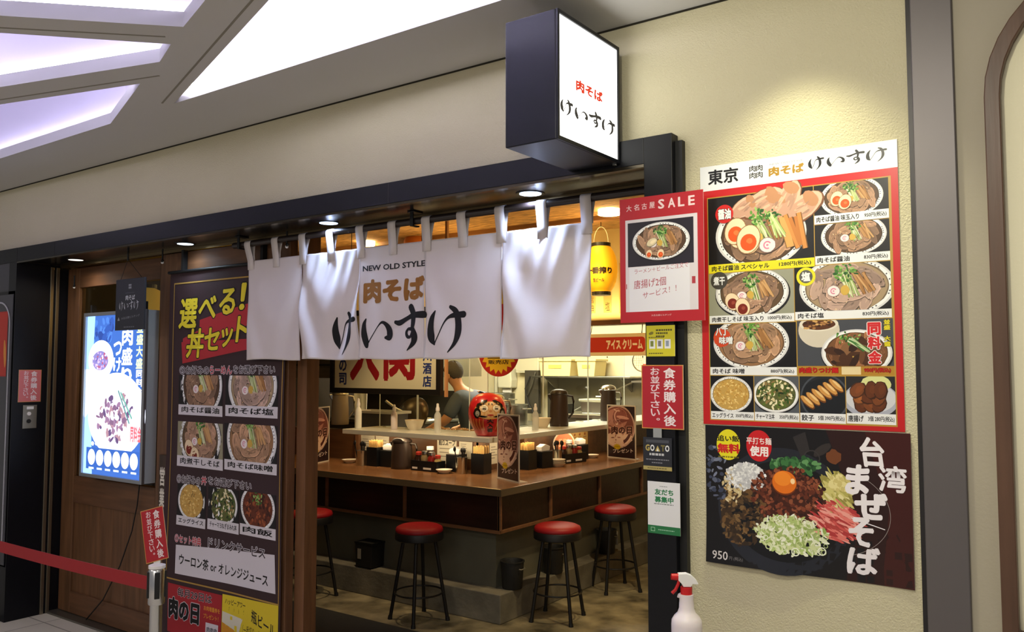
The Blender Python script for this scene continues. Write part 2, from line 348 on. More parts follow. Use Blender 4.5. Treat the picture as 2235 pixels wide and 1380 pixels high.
def bowl(a, x, y, rx, ry, kind, seed, L=2):
    R = random.Random(seed); k = a.h / a.w; q = lambda fx, fy: (x + rx * fx * k, y + ry * fy)
    a.ell(x + rx * .02, y - ry * .05, rx * 1.03, ry * 1.03, (30, 28, 32), 40, 0, 0, L); a.ell(x, y, rx, ry, (214, 212, 216), 44, 0, 0, L + 1); a.ell(x, y, rx * .95, ry * .95, (240, 240, 242), 44, 0, 0, L + 2)
    if kind not in ('negi', 'plain'):
        for i in range(60):   # faint key pattern inside the rim
            t = 2 * PI * i / 60
            if i % 6 == 5 or R.random() < .25: continue
            a.ell(x + rx * .905 * math.cos(t) * k, y + ry * .905 * math.sin(t), rx * .024, rx * .020, (96, 92, 104), 4, t + PI / 4, 0, L + 3)
    soup = {'shoyu': (84, 60, 42), 'shio': (166, 142, 112), 'miso': (150, 110, 76), 'niboshi': (98, 76, 54), 'rice': (196, 156, 82), 'negi': (92, 96, 52), 'meat': (98, 46, 26), 'plain': (120, 80, 50)}[kind]
    a.ell(x, y, rx * .875, ry * .875, tuple(int(c * .7) for c in soup), 36, 0, .01, L + 4, R); a.ell(x, y - ry * .01, rx * .85, ry * .85, soup, 36, 0, .015, L + 5, R)
    M0 = L + 6
    if kind == 'rice':
        for i in range(150):
            t, d = R.uniform(0, 2 * PI), R.random() ** .5 * .78; px, py = q(d * math.cos(t), d * math.sin(t)); c = R.choice([(222, 184, 104), (206, 160, 78), (188, 138, 60), (236, 206, 134)]); a.ell(px, py, rx * .07, rx * .03, c, 6, R.uniform(0, PI), .1, M0 + i % 4, R)
        return
    if kind == 'negi':
        for i in range(130):
            t, d = R.uniform(0, 2 * PI), R.random() ** .5 * .78; px, py = q(d * math.cos(t), d * math.sin(t)); c = R.choice([(54, 84, 30), (222, 206, 160), (150, 120, 76), (92, 116, 44), (36, 52, 22), (236, 226, 190)]); a.ell(px, py, rx * R.uniform(.05, .12), rx * R.uniform(.03, .06), c, 7, R.uniform(0, PI), .2, M0 + i % 4, R)
        return
    if kind == 'meat':
        for i in range(120):
            t, d = R.uniform(0, 2 * PI), R.random() ** .5 * .8; px, py = q(d * math.cos(t), d * math.sin(t)); c = R.choice([(128, 60, 34), (82, 36, 22), (156, 84, 46), (60, 26, 18)]); a.ell(px, py, rx * R.uniform(.05, .1), rx * R.uniform(.04, .07), c, 7, R.uniform(0, PI), .2, M0 + i % 4, R)
        greens(a, *q(0, .45), rx * .32, R, 24, M0 + 4); return
    pork = {'shoyu': (160, 124, 100), 'shio': (182, 152, 138), 'miso': (172, 134, 106), 'niboshi': (166, 130, 108), 'plain': (150, 100, 66)}[kind]
    for ring, n, d0, sz in ((0, 11, .62, .25), (1, 7, .36, .27)):
        for i in range(n):
            t = 2 * PI * i / n + .3 + ring * .4 + R.uniform(-.15, .15); dd = d0 + R.uniform(-.06, .05); px, py = q(dd * math.cos(t), dd * math.sin(t)); g_ = R.uniform(.78, 1.14); c = tuple(max(0, min(255, int(v * g_))) for v in pork); ro = t + PI / 2 + R.uniform(-.6, .6); LL = M0 + ring * 4
            s1, s2 = sz * R.uniform(.85, 1.2), sz * R.uniform(.6, .85)
            a.ell(px, py - ry * .02, rx * s1 * 1.05, ry * s2 * 1.06, tuple(int(v * .55) for v in c), 14, ro, .05, LL, R); a.ell(px, py, rx * s1, ry * s2, tuple(min(255, int(v * 1.12)) for v in c), 14, ro, .05, LL + 1, R); a.ell(px, py - ry * .015, rx * s1 * .86, ry * s2 * .80, c, 12, ro, .08, LL + 2, R)
            for m_ in range(4):
                g_ = R.choice([.78, 1.18, 1.08, .88]); a.ell(px + rx * R.uniform(-.12, .12) * k, py + ry * R.uniform(-.07, .07), rx * R.uniform(.04, .11), ry * R.uniform(.012, .03), tuple(min(250, int(v * g_)) for v in c), 7, ro + R.uniform(-.3, .3), .15, LL + 3, R)
    for i in range(46):
        t, d = R.uniform(0, 2 * PI), R.uniform(.1, .82); px, py = q(d * math.cos(t), d * math.sin(t)); a.ell(px, py, rx * R.uniform(.015, .04), rx * .013, R.choice([(224, 196, 158), (84, 52, 30), (206, 160, 112), (60, 36, 22), (150, 110, 74)]), 5, R.uniform(0, PI), .2, M0 + 9, R)
    T = M0 + 11
    strips(a, *q(.36, .14), rx * .52, 6, 2.0, rx * .26, rx * .048, [(186, 138, 88), (204, 158, 106), (160, 112, 66)], R, T)
    strips(a, *q(.06, .10), rx * .56, 10, 1.95, rx * .22, rx * .024, [(196, 204, 150), (166, 186, 116), (222, 222, 190), (140, 160, 90)], R, T + 2)
    greens(a, *q(.0, .50), rx * .24, R, 40, T + 4)
    a.ell(*q(-.02, -.10), rx * .10, rx * .11, (206, 168, 76), 10, 0, .12, T + 4, R)
    naruto(a, *q(-.26, -.12), rx * .13, T + 4)
    if kind == 'niboshi':
        egg(a, *q(-.52, -.34), rx * .24, R, (120, 34, 18), .5, T + 5); egg(a, *q(-.24, -.58), rx * .24, R, (120, 34, 18), .3, T + 9)
def eggs_bowl(a, x, y, rx, ry, seed, L=2):
    bowl(a, x, y, rx, ry, 'shoyu', seed, L); R = random.Random(seed); k = a.h / a.w
    egg(a, x - rx * .46 * k, y - ry * .02, rx * .25, R, L=L + 24); egg(a, x - rx * .20 * k, y - ry * .22, rx * .25, R, L=L + 28)
# ================================================================== MATERIAL LIBRARY
cream = mat('cream_plaster', (202, 194, 165), rough=.85, var=.02, vscale=3, bump=.42, bscale=210)
cream_flat = mat('cream_paint', (198, 190, 166), rough=.8, var=.02, vscale=4, bump=.06, bscale=120)
ceil_m = mat('ceiling_paint', (200, 199, 198), rough=.9)
cove_m = mat('cove_paint', (214, 210, 226), rough=.9)
black_gloss = mat('black_lacquer', (14, 14, 18), rough=.26, spec=.5)
black_satin = mat('black_satin', (14, 15, 21), rough=.40, spec=.28)
black_matt = mat('black_plastic', (20, 20, 22), rough=.5)
grey_panel = mat('grey_panel', (74, 75, 78), rough=.55)
steel = mat('stainless_steel', (186, 186, 180), rough=.28, metal=1, var=.06, vscale=6, stretch=(1, 1, 12))
steel_dull = mat('dull_steel', (150, 148, 138), rough=.42, metal=1, var=.12, vscale=3)
pillar_m = mat('pillar_steel', (104, 99, 101), rough=.45, metal=.5, var=.08, vscale=2, stretch=(1, 1, .2))
door_wood = wood('door_wood', (108, 74, 48), 'Z', .5, .28)
door_wood_x = wood('door_wood_rail', (104, 70, 46), 'X', .5, .28)
post_wood = wood('post_wood', (112, 76, 48), 'Z', .5, .25)
arch_wood = wood('arch_wood', (88, 62, 48), 'Z', .4, .2)
counter_wood = wood('counter_wood', (132, 92, 60), 'X', .25, .2)
counter_wood_y = wood('counter_wood_right', (132, 92, 60), 'Y', .28, .2)
panel_wood = wood('panel_wood', (40, 24, 17), 'X', .4, .3)
back_wood = wood('splash_wood', (96, 62, 36), 'X', .45, .25)
trim_wood = wood('trim_wood', (124, 86, 58), 'X', .4, .15)
concrete = mat('rough_concrete', (124, 116, 94), rough=.5, var=.75, vscale=5, bump=1.0, bscale=10)
curb_m = mat('curb_concrete', (116, 112, 100), rough=.75, var=.3, vscale=6, bump=.3, bscale=30)
under_m = mat('under_counter_board', (104, 102, 88), rough=.6, var=.12, vscale=4)
white_paper = mat('white_paper', (226, 224, 224), rough=.6)
red_vinyl = mat('red_vinyl', (146, 20, 28), rough=.5, spec=.4)
white_plastic = mat('white_plastic', (236, 234, 236), rough=.35, sub=.1)
red_plastic = mat('red_plastic', (196, 26, 32), rough=.35)
PAPER = print_mat('printed_paper', .5); GLOSS = print_mat('printed_gloss', .28); INK = print_mat('printed_cloth', .8)

# ================================================================== SETTING
WX0, WX1, WY = -8.4, 1.1, 2.55
mall_tile = tiles('mall_floor_tile', (214, 206, 192), (130, 122, 112), .45, .3, (0.1, 0.05, 0))
struct(box('floor', (WX0, -3.2, -.06), (WX1, 2.76, 0), mall_tile))
struct(box('floor', (-8.4, 2.84, -.06), (-1.0, 9.2, 0), concrete))
struct(box('trim_1', (-5.72, 2.755, -.06), (-1.2, 2.845, .012), mat('sill_metal', (120, 116, 108), rough=.4, metal=.8)), 'grey metal door sill strip under the wooden sliding doors')

# ceiling with cove openings
OPEN = [[(-2.349, 1.575), (-2.60, 1.659), (-3.40, .868), (-2.05, .60), (-1.70, 1.34)],
        [(-2.779, 1.725), (-2.978, 1.802), (-4.25, 1.452), (-3.42, 1.06)],
        [(-3.276, 1.898), (-3.941, 2.135), (-6.6, 2.135), (-6.6, .984)],
        [(-2.18, 1.695), (-3.404, 2.135), (-1.42, 2.135), (-1.42, 1.422)]]
CZ = 2.79
def holed(name, outer, holes, z0, z1, m):
    bm = bmesh.new(); loops = []
    for lp in [outer] + holes:
        vs = [bm.verts.new((p[0], p[1], z0)) for p in lp]; loops.append([bm.edges.new((vs[i - 1], vs[i])) for i in range(len(vs))])
    bmesh.ops.triangle_fill(bm, use_beauty=True, use_dissolve=False, edges=bm.edges[:])
    for lp in holes:
        n = len(lp); a = [bm.verts.new((p[0], p[1], z0)) for p in lp]; b = [bm.verts.new((p[0], p[1], z1)) for p in lp]
        for i in range(n): bm.faces.new((a[i - 1], a[i], b[i], b[i - 1]))
    me = bpy.data.meshes.new(name); bm.to_mesh(me); bm.free(); me.materials.append(m); o = bpy.data.objects.new(name, me); return link(o)
def grow(poly, d):
    n = len(poly); out = []; A = sum(poly[i - 1][0] * poly[i][1] - poly[i][0] * poly[i - 1][1] for i in range(n)); sg = 1 if A > 0 else -1
    for i in range(n):
        p0, p1, p2 = Vector(poly[i - 1]), Vector(poly[i]), Vector(poly[(i + 1) % n]); d1, d2 = (p1 - p0).normalized(), (p2 - p1).normalized()
        n1, n2 = Vector((d1.y, -d1.x)) * sg, Vector((d2.y, -d2.x)) * sg; b = (n1 + n2); b = b / max(b.length_squared, .55) * 2; out.append(tuple(p1 + b * d * 0.5 * 1.0))
    return out
LIP = .055
ceiling = struct(holed('ceiling', [(WX0, -3.2), (WX1, -3.2), (WX1, WY), (WX0, WY)], OPEN, CZ, CZ + LIP, ceil_m), 'grey white mall ceiling with angular light coves')
led = mat('led_strip', (255, 255, 255), emit=24, ergb=(236, 232, 255))
led_hot = mat('led_strip_hot', (255, 255, 255), emit=120, ergb=(242, 240, 255))
for i, lp in enumerate(OPEN):
    g = grow(lp, .13); b = B(); n = len(g)
    b.add([(p[0], p[1], CZ + LIP) for p in g] + [(p[0], p[1], CZ + LIP + .30) for p in g], [(k, (k + 1) % n, n + (k + 1) % n, n + k) for k in range(n)] + [tuple(range(n, 2 * n))])
    li = [lp[k] for k in range(n)]
    b.add([(p[0], p[1], CZ + LIP) for p in g] + [(p[0], p[1], CZ + LIP) for p in li], [(k, (k + 1) % n, n + (k + 1) % n, n + k) for k in range(n)])
    b.obj('cove', cove_m, ceiling)
    s1, s2 = (grow(lp, .075), grow(lp, .095)) if i == 3 else (grow(lp, .050), grow(lp, .0501))
    for k in range(n):
        j = (k + 1) % n; za, zb = (.012, .020) if i == 3 else (.0125, .0005)
        B().add([(s1[k][0], s1[k][1], CZ + LIP + za), (s1[j][0], s1[j][1], CZ + LIP + za), (s2[j][0], s2[j][1], CZ + LIP + zb), (s2[k][0], s2[k][1], CZ + LIP + zb)], [(0, 1, 2, 3)]).obj('light_strip', led_hot if i == 3 else led, ceiling)
groove_m = mat('groove_shade', (140, 136, 126), rough=.9)  # flat strips, the grooves' shade is put into a darker colour
for a, c in (((-3.121, 1.889), (-5.2, 1.317)), ((-1.9, 1.547), (-3.442, 2.10)), ((-3.35, 1.075), (-2.731, 1.672))):
    d = Vector((c[0] - a[0], c[1] - a[1])).normalized(); n = Vector((-d.y, d.x)) * .004
    B().prism([(a[0] + n.x, a[1] + n.y), (a[0] - n.x, a[1] - n.y), (c[0] - n.x, c[1] - n.y), (c[0] + n.x, c[1] + n.y)], CZ - .0015, CZ + .001).obj('groove', groove_m, ceiling)

# front wall: cream plaster over the entrance and beside it
struct(box('wall_front', (WX0, WY, 2.36), (-1.145, WY + .2, CZ + .02), cream), 'cream wall above the black shop entrance frame')
struct(box('wall_right', (-1.145, WY, 0), (-.428, WY + .2, CZ + .02), cream), 'textured cream plaster wall carrying the menu posters')
struct(box('wall_end', (-.322, WY, 0), (WX1, WY + .2, CZ + .02), mat('end_wall_paint', (170, 162, 146), rough=.8, var=.02, vscale=4, bump=.05, bscale=120)), 'smooth cream wall right of the grey steel pillar')
struct(box('trim_2', (WX0, WY - .004, CZ - .006), (WX1, WY + .01, CZ), mat('painted_shadow_gap', (40, 36, 26), rough=.9)), 'thin strip painted dark as the shadow line between wall and ceiling')  # shade of the wall-ceiling gap put into a dark strip
p = box('trim_3', (-.428, WY - .012, 0), (-.322, WY + .1, CZ), pillar_m, bevel=.003); struct(p, 'dark grey steel pillar strip right of the menu wall')
struct(box('trim_4', (-.440, WY - .006, 0), (-.4285, WY + .02, CZ), mat('pillar_edge', (52, 50, 52), rough=.4, metal=.6)))
# arched wooden frame on the end wall
def arch(x0, x1, z0, z1, r, n=10):
    P = [(x0, z0), (x1, z0)]
    for i in range(n + 1): a = i / n * PI / 2; P.append((x1 - r + r * math.cos(a), z1 - r + r * math.sin(a)))
    for i in range(n + 1): a = PI / 2 + i / n * PI / 2; P.append((x0 + r + r * math.cos(a), z1 - r + r * math.sin(a)))
    return P
ar = thing('arched_panel', 'dark wooden round-cornered frame around a pale panel on the end wall', 'wall panel', (0, WY, 0))
B().strip(arch(-.250, .95, .885, 2.66, .34), arch(-.212, .912, .925, 2.622, .302), -.035, .0, 'Y').obj('frame', arch_wood, ar, bevel=.003)
B().prism(arch(-.213, .913, .924, 2.623, .303), -.006, -.001, 'Y').obj('panel', mat('arch_panel', (240, 234, 206), rough=.8, bump=.1, bscale=90), ar)

# black entrance portal
FY = 2.50
portal = thing('trim_12', 'black lacquered shop entrance frame with fascia, soffit and side column', 'entrance frame', (0, 0, 0)); portal['kind'] = 'structure'
b = B().box(-5.70, FY, 2.278, -1.245, 2.545, 2.368); b.obj('fascia', black_satin, portal, bevel=.002)
for xj in (-5.22, -2.42): box('panel_joint', (xj, FY - .001, 2.281), (xj + .006, FY + .002, 2.366), black_matt, portal)
box('fascia', (-8.4, FY, 2.278), (-5.7005, 2.545, 2.368), black_satin, portal)
box('soffit', (-5.70, FY + .004, 2.28), (-1.25, 2.83, 2.345), black_gloss, portal)
box('soffit_edge', (-5.70, FY, 2.268), (-1.245, FY + .03, 2.2775), mat('soffit_edge', (70, 64, 54), rough=.22, metal=.8), portal)
box('column', (-1.245, FY, 0), (-1.143, 2.549, 2.368), black_satin, portal, bevel=.002)
box('column_return', (-1.245, 2.5495, 0), (-1.1455, 2.85, 2.34), black_gloss, portal)
box('column_backing', (-1.1425, 2.525, 0), (-1.118, 2.549, 2.345), black_matt, portal)
box('door_track', (-5.70, 2.775, 2.262), (-1.25, 2.790, 2.2795), mat('brass_track', (150, 128, 92), rough=.3, metal=.9), portal)
box('door_track', (-5.70, 2.800, 2.262), (-1.25, 2.815, 2.2795), MATS['brass_track'], portal)
box('header', (-5.70, 2.83, 2.272), (-1.25, 2.90, 2.36), wood('header_wood', (66, 46, 34), 'X', .5, .2), portal)
# left jamb: return face and the neighbouring facade
struct(box('wall_left', (-5.80, FY, 0), (-5.70, 2.845, 2.279), black_satin), 'black jamb wall left of the wooden door')
for y0 in (2.712, 2.748):
    struct(box('trim_5', (-5.702, y0, 0), (-5.692, y0 + .022, 2.262), mat('jamb_strip', (150, 140, 120), rough=.3, metal=.9), bevel=.002), 'bright metal strip on the black door jamb')
struct(box('wall_neighbour', (-8.4, FY + .006, 0), (-5.80, 2.845, 2.279), grey_panel), 'dark grey facade panel of the neighbouring shop')
# ================================================================== DOORS
def slide_door(name, x0, x1, y0, y1, label, gx0, gx1, gz0, gz1, rails):
    d = thing(name, label, 'door', ((x0 + x1) / 2, (y0 + y1) / 2, 0)); d['kind'] = 'structure'
    X = (x0 + x1) / 2; Y = (y0 + y1) / 2; a, c, e, f = x0 - X, x1 - X, y0 - Y, y1 - Y
    box('stile', (a, e, .015), (gx0 - X, f, 2.255), door_wood, d, bevel=.003); box('stile', (gx1 - X, e, .015), (c, f, 2.255), door_wood, d, bevel=.003)
    box('rail', (gx0 - X, e, gz1), (gx1 - X, f, 2.255), door_wood_x, d, bevel=.002)
    box('rail', (gx0 - X, e, rails[0]), (gx1 - X, f, gz0), door_wood_x, d, bevel=.002)
    box('rail', (gx0 - X, e, .015), (gx1 - X, f, rails[1]), door_wood_x, d, bevel=.002)
    pn = B(); n = 6
    for i in range(n):
        q0 = gx0 - X + (gx1 - gx0) * i / n; q1 = gx0 - X + (gx1 - gx0) * (i + 1) / n; pn.box(q0 + .001, e + .014, rails[1], q1 - .001, f - .012, rails[0])
    pn.obj('panel', door_wood, d)
    B().box(gx0 - X, -.003, gz0, gx1 - X, .003, gz1).obj('glass', mat('door_glass', (225, 235, 228), rough=.03, trans=1, ior=1.12, alpha=1), d)
    return d
d1 = slide_door('door_1', -5.690, -4.42, 2.825, 2.872, 'dark brown wooden sliding door with a glass upper half', -5.54, -4.60, .89, 2.125, (.72, .15))
d2 = slide_door('door_2', -4.50, -3.355, 2.768, 2.818, 'dark brown wooden sliding door behind the hanging menu banner', -4.34, -3.48, .89, 2.125, (.72, .15))
box('pull', (.497, -.030, .95), (.507, -.0255, 1.10), mat('brass', (150, 120, 70), rough=.35, metal=1), d2)
struct(box('wall_post', (-3.352, 2.822, .013), (-3.282, 2.905, 2.271), post_wood, bevel=.003), 'brown wooden door post at the left edge of the opening')

# vertical wooden plaque, open for business
pl = box('opening_plaque', (-4.452, 2.756, .66), (-4.382, 2.767, 1.10), wood('plaque_wood', (60, 42, 30), 'Z', .5, .2), bevel=.002)
tag(pl, 'narrow brown wooden plaque with white characters on the door stile', 'sign')
a = Art(.07, .44); a.vtext('営業中', .15, .04, .85, .86, (226, 220, 208), .03); a.build('lettering', PAPER, pl, (-4.452, 2.756, .66), (1, 0, 0), (0, 0, 1))

# ================================================================== BACKLIT POSTER BOX on door 1
lb = thing('poster_lightbox', 'glowing blue and white lit food poster box on the left wooden door', 'light box', (-4.93, 2.77, 1.43))
LW, LH = .70, 1.02
B().strip([(-LW / 2, -LH / 2), (LW / 2, -LH / 2), (LW / 2, LH / 2), (-LW / 2, LH / 2)], [(-LW / 2 + .022, -LH / 2 + .022), (LW / 2 - .022, -LH / 2 + .022), (LW / 2 - .022, LH / 2 - .022), (-LW / 2 + .022, LH / 2 - .022)], -.045, -.025, 'Y').obj('frame', mat('brushed_aluminium', (170, 172, 178), rough=.35, metal=.9), lb, bevel=.002)
box('housing', (-LW / 2 + .003, -.0245, -LH / 2 + .003), (LW / 2 - .003, .045, LH / 2 - .003), mat('lightbox_housing', (168, 174, 178), rough=.45), lb)
R = random.Random(5); a = Art(LW - .044, LH - .044)
a.rect(0, 0, 1, 1, (52, 92, 168)); a.L = 1
for i in range(70): a.ell(R.uniform(.0, .45), R.uniform(.62, .98), R.uniform(.01, .035), R.uniform(.01, .04), R.choice([(40, 74, 150), (66, 112, 190), (34, 60, 130)]), 9, R.random() * 3, .2, 1, R)
a.poly([(0, 0), (.16, 0), (.10, .5), (.14, 1), (0, 1)], (150, 190, 240), 2)
a.ell(.26, .72, .15, .125, (250, 252, 255), 36, 0, 0, 3); a.ell(.25, .715, .095, .062, (120, 112, 170), 26, 0, .02, 4, R)
for i in range(46): t, d = R.uniform(0, 6.28), R.random() ** .5; a.ell(.25 + d * .088 * math.cos(t) * a.h / a.w, .715 + d * .056 * math.sin(t), .010, .007, R.choice([(176, 150, 190), (90, 84, 150), (206, 190, 220), (160, 70, 90)]), 6, R.random() * 3, .2, 5, R)
a.poly([(.0, .35), (.3, .5), (.3, .66), (0, .66)], (214, 236, 255), 2)
a.ell(.55, .38, .33, .26, (232, 236, 250), 44, 0, 0, 6); a.ell(.55, .38, .22, .165, (226, 228, 242), 36, 0, .02, 7, R)
for i in range(130):
    t, d = R.uniform(0, 6.28), R.random() ** .6; a.ell(.53 + d * .21 * math.cos(t) * a.h / a.w, .365 + d * .15 * math.sin(t), R.uniform(.012, .034), R.uniform(.008, .02), R.choice([(112, 84, 112), (150, 116, 128), (86, 66, 104), (206, 196, 214), (240, 238, 246), (130, 100, 130)]), 8, R.random() * 3, .15, 8 + i % 3, R)
a.bar(.62, .52, .82, .36, .014, (96, 150, 140), 12); a.bar(.58, .53, .78, .33, .012, (70, 120, 120), 12)
a.text('同料金', .80, .22, .98, .32, (226, 90, 100), .04, 13)
a.vtext('肉盛り', .62, .56, .80, .92, (240, 246, 255), .03, 13); a.vtext('つけ麺', .48, .54, .62, .84, (230, 240, 255), .03, 13); a.vtext('並盛大盛', .86, .66, .97, .95, (206, 226, 170), .03, 13); a.vtext('同料金', .87, .50, .98, .66, (250, 250, 255), .03, 13)
a.rect(.05, .03, .96, .165, (44, 84, 160), 14)
for i in range(6): a.ell(.145 + i * .145, .105, .044, .05, (240, 246, 255), 20, 0, 0, 15); a.rect(.10 + i * .145, .030, .19 + i * .145, .042, (210, 226, 250), 15)
for i in range(7): a.ell(.16 + i * .065, .19 + .004 * (i % 2), .017, .014, (244, 248, 255), 10, 0, .1, 15, R)
a.build('print', print_mat('backlit_print', .3, 1.7), lb, (-LW / 2 + .022, -.030, -LH / 2 + .022), (1, 0, 0), (0, 0, 1), dz=.0002)
box('hanger', (-.30, -.03, LH / 2), (-.28, .0, LH / 2 + .05), black_matt, lb); box('hanger', (.28, -.03, LH / 2), (.30, .0, LH / 2 + .05), black_matt, lb)
tag(B().tube([(-4.72, 2.80, .915), (-4.75, 2.806, .78), (-4.80, 2.806, .62), (-4.92, 2.806, .40), (-5.10, 2.805, .17), (-5.28, 2.80, .02)], .004, 6).obj('power_cord', black_matt, smooth=True), 'thin black power cord running down the wooden door from the lit poster box', 'cord')

# yellow lantern-like notices seen through the door glass
for i, (x, z, lab) in enumerate(((-5.46, 1.93, 'yellow paper lantern behind the left part of the door glass'), (-4.66, 2.02, 'glowing yellow paper lantern behind the right part of the door glass'))):
    t = thing('paper_lantern', lab, 'lantern', (x, 3.25, z), 0, 'lanterns behind the door glass')
    B().lathe([(.06, -.22), (.12, -.19), (.165, -.10), (.175, 0), (.165, .10), (.12, .19), (.06, .22)], n=24).obj('shade', (mat('dim_lantern', (200, 160, 64), rough=.6, emit=.22) if i == 0 else mat('lit_lantern_door', (236, 176, 50), rough=.6, emit=.9)), t, smooth=True)
    B().lathe([(.07, .22), (.07, .245)], n=20).obj('cap', black_matt, t); B().lathe([(.07, -.245), (.07, -.22)], n=20).obj('rim', black_matt, t)
    B().tube([(0, 0, .245), (0, 0, 2.77 - z)], .004, 6).obj('cord', black_matt, t)
    a = Art(.20, .06); a.text('一番搾り', 0, 0, 1, 1, (60, 44, 16), .03)
    a.build('lettering', PAPER, t, (0, 0, 0), (1, 0, 0), (0, 0, 1), warp=lambda u, v, l: Vector((.177 * math.sin((u - .1) / .17), -.177 * math.cos((u - .1) / .17), v - .03)), cut=.02)

# ================================================================== HANGING BLACK SIGN
hs = thing('hanging_sign', 'small black hanging sign with white lettering in front of the left door', 'sign', (-4.56, 2.62, 1.96))
box('board', (-.15, -.006, -.148), (.15, .006, .148), mat('sign_board', (44, 46, 56), rough=.5), hs, bevel=.002)
a = Art(.30, .296); emb = Art(.30, .296); foot_ = Art(.30, .296); mark_ = Art(.30, .296)
for i in (0, 1):
    for j in (0, 1): emb.text('肉', .455 + i * .05, .80 + j * .05, .50 + i * .05, .845 + j * .05, (200, 204, 214), .01, 1)
a.rect(.34, .72, .66, .724, (120, 124, 134), 1); a.text('肉そば', .36, .58, .68, .68, (214, 218, 228), .02, 1)
keisuke(a, .15 * .30, .38 * .296, .66 * .30, .19 * .296, (222, 226, 236), 1, fat=1.1)
foot_.text('大名古屋ビルヂング', .22, .205, .86, .25, (150, 154, 164), .0, 1, rise=.05); emb.poly([(.09, .19), (.17, .19), (.13, .26)], (170, 174, 184), 1); mark_.bars(.32, .05, .68, .07, (110, 114, 124), 5, 1)
mark_.build('print', PAPER, hs, (-.15, -.0062, -.148), (1, 0, 0), (0, 0, 1)); emb.build('logo', PAPER, hs, (-.15, -.0062, -.148), (1, 0, 0), (0, 0, 1)); foot_.build('lettering', PAPER, hs, (-.15, -.0062, -.148), (1, 0, 0), (0, 0, 1))
a.build('lettering', PAPER, hs, (-.15, -.0062, -.148), (1, 0, 0), (0, 0, 1))
for x in (-.11, .11): B().tube([(x, 0, .148), (-.04, .0, .262)], .0015, 6).obj('cord', black_matt, hs)
B().tube([(-.04, 0, .255), (-.04, 0, .322)], .006, 8).obj('hook', black_matt, hs)

# ================================================================== HANGING BANNER (donburi set)
bn = thing('menu_banner', 'tall brown hanging banner of noodle and rice bowls with yellow brush lettering', 'banner', (-4.375, 2.75, 0))
BW, BZ0, BZ1 = 1.01, .03, 2.135
def bwarp(u, v, l):
    yy = .004 * math.sin(u * 7 + v * 2.0) + .004 * math.sin(v * 4.0 + u * 3)
    return Vector((u, -yy - l, v))
nb = B(); nx, nz = 34, 60
vs = [tuple(bwarp(BW * i / nx, BZ0 + (BZ1 - BZ0) * j / nz, 0)) for j in range(nz + 1) for i in range(nx + 1)]
nb.add(vs, [(j * (nx + 1) + i, j * (nx + 1) + i + 1, (j + 1) * (nx + 1) + i + 1, (j + 1) * (nx + 1) + i) for j in range(nz) for i in range(nx)])
bo = nb.obj('cloth', mat('banner_cloth', (54, 34, 38), rough=.75), bn, smooth=True)
a = Art(1, 1); brn, wht, blk, yel, red = (58, 36, 40), (214, 208, 216), (24, 20, 22), (226, 206, 44), (176, 44, 50)
X = lambda x: x + 4.375
def rz(x0, z0, x1, z1, col, L): a.rect(X(x0), z0, X(x1), z1, col, L)
gold = (170, 134, 64)
for r in ((-4.334, .425, -4.328, 2.075), (-3.382, .425, -3.376, 2.075), (-4.334, 2.07, -3.376, 2.078), (-4.334, .425, -3.376, .433)): rz(*r, gold, 0)
a.poly([(X(-4.237), 1.76), (X(-3.45), 1.99), (X(-3.45), 1.88), (X(-4.237), 1.65)], red, 0); a.poly([(X(-4.25), 1.74), (X(-3.45), 1.75), (X(-3.50), 1.71), (X(-4.237), 1.62)], red, 0); a.poly([(X(-4.08), 1.86), (X(-3.45), 1.97), (X(-3.45), 1.93), (X(-4.08), 1.80)], red, 1)
def yt(t, x0, z0, x1, z1, r=.0): a.text(t, X(x0), z0, X(x1), z1, yel, .03, 3, shear=.12, rise=r, out=(20, 14, 12), ow=.035)
yt('選', -4.285, 1.815, -4.115, 1.985); yt('べ', -4.10, 1.865, -3.935, 1.99); yt('る', -3.91, 1.88, -3.77, 2.022); yt('！', -3.735, 1.90, -3.69, 2.045)
yt('丼', -4.21, 1.65, -4.045, 1.815); yt('セ', -4.04, 1.69, -3.90, 1.815); yt('ッ', -3.885, 1.705, -3.785, 1.81); yt('ト', -3.755, 1.73, -3.665, 1.87)
def ot(t, x0, z0, x1, z1, col, oc, bo_=.02, L=5): a.text(t, X(x0), z0, X(x1), z1, col, bo_, L, out=oc, ow=.05)
ot('①お好みの', -4.262, 1.560, -3.985, 1.608, (60, 50, 56), wht); ot('らーめん', -3.975, 1.562, -3.775, 1.608, (190, 50, 60), wht); ot('をお選び下さい', -3.765, 1.565, -3.435, 1.610, (60, 50, 56), wht)
def bcell(x0, z0, x1, z1, lz, kind, bx, bz, rx, ry, name, seed, bgc=(30, 26, 28)):
    rz(x0, lz, x1, z1, bgc, 1); a.clip = (X(x0), lz, X(x1), z1); bowl(a, X(bx), bz, rx, ry, kind, seed, 2); a.clip = None
    rz(x0, z0, x1, lz, wht, 30); wd = min(.30 * (x1 - x0) / .42 + len(name) * .018, (x1 - x0) * .86); cx = (x0 + x1) / 2
    a.text(name, X(cx - wd / 2), z0 + .014, X(cx + wd / 2), lz - .010, blk, .025, 31)
bcell(-4.268, 1.335, -3.857, 1.556, 1.392, 'shoyu', -4.055, 1.50, .195, .172, '肉そば醤油', 31)
bcell(-3.830, 1.342, -3.405, 1.556, 1.400, 'shio', -3.610, 1.50, .195, .172, '肉そば塩', 32)
bcell(-4.270, 1.050, -3.852, 1.298, 1.109, 'niboshi', -4.062, 1.212, .190, .165, '肉煮干しそば', 33, (150, 144, 120))
bcell(-3.838, 1.060, -3.402, 1.305, 1.115, 'miso', -3.610, 1.225, .205, .178, '肉そば味噌', 34)
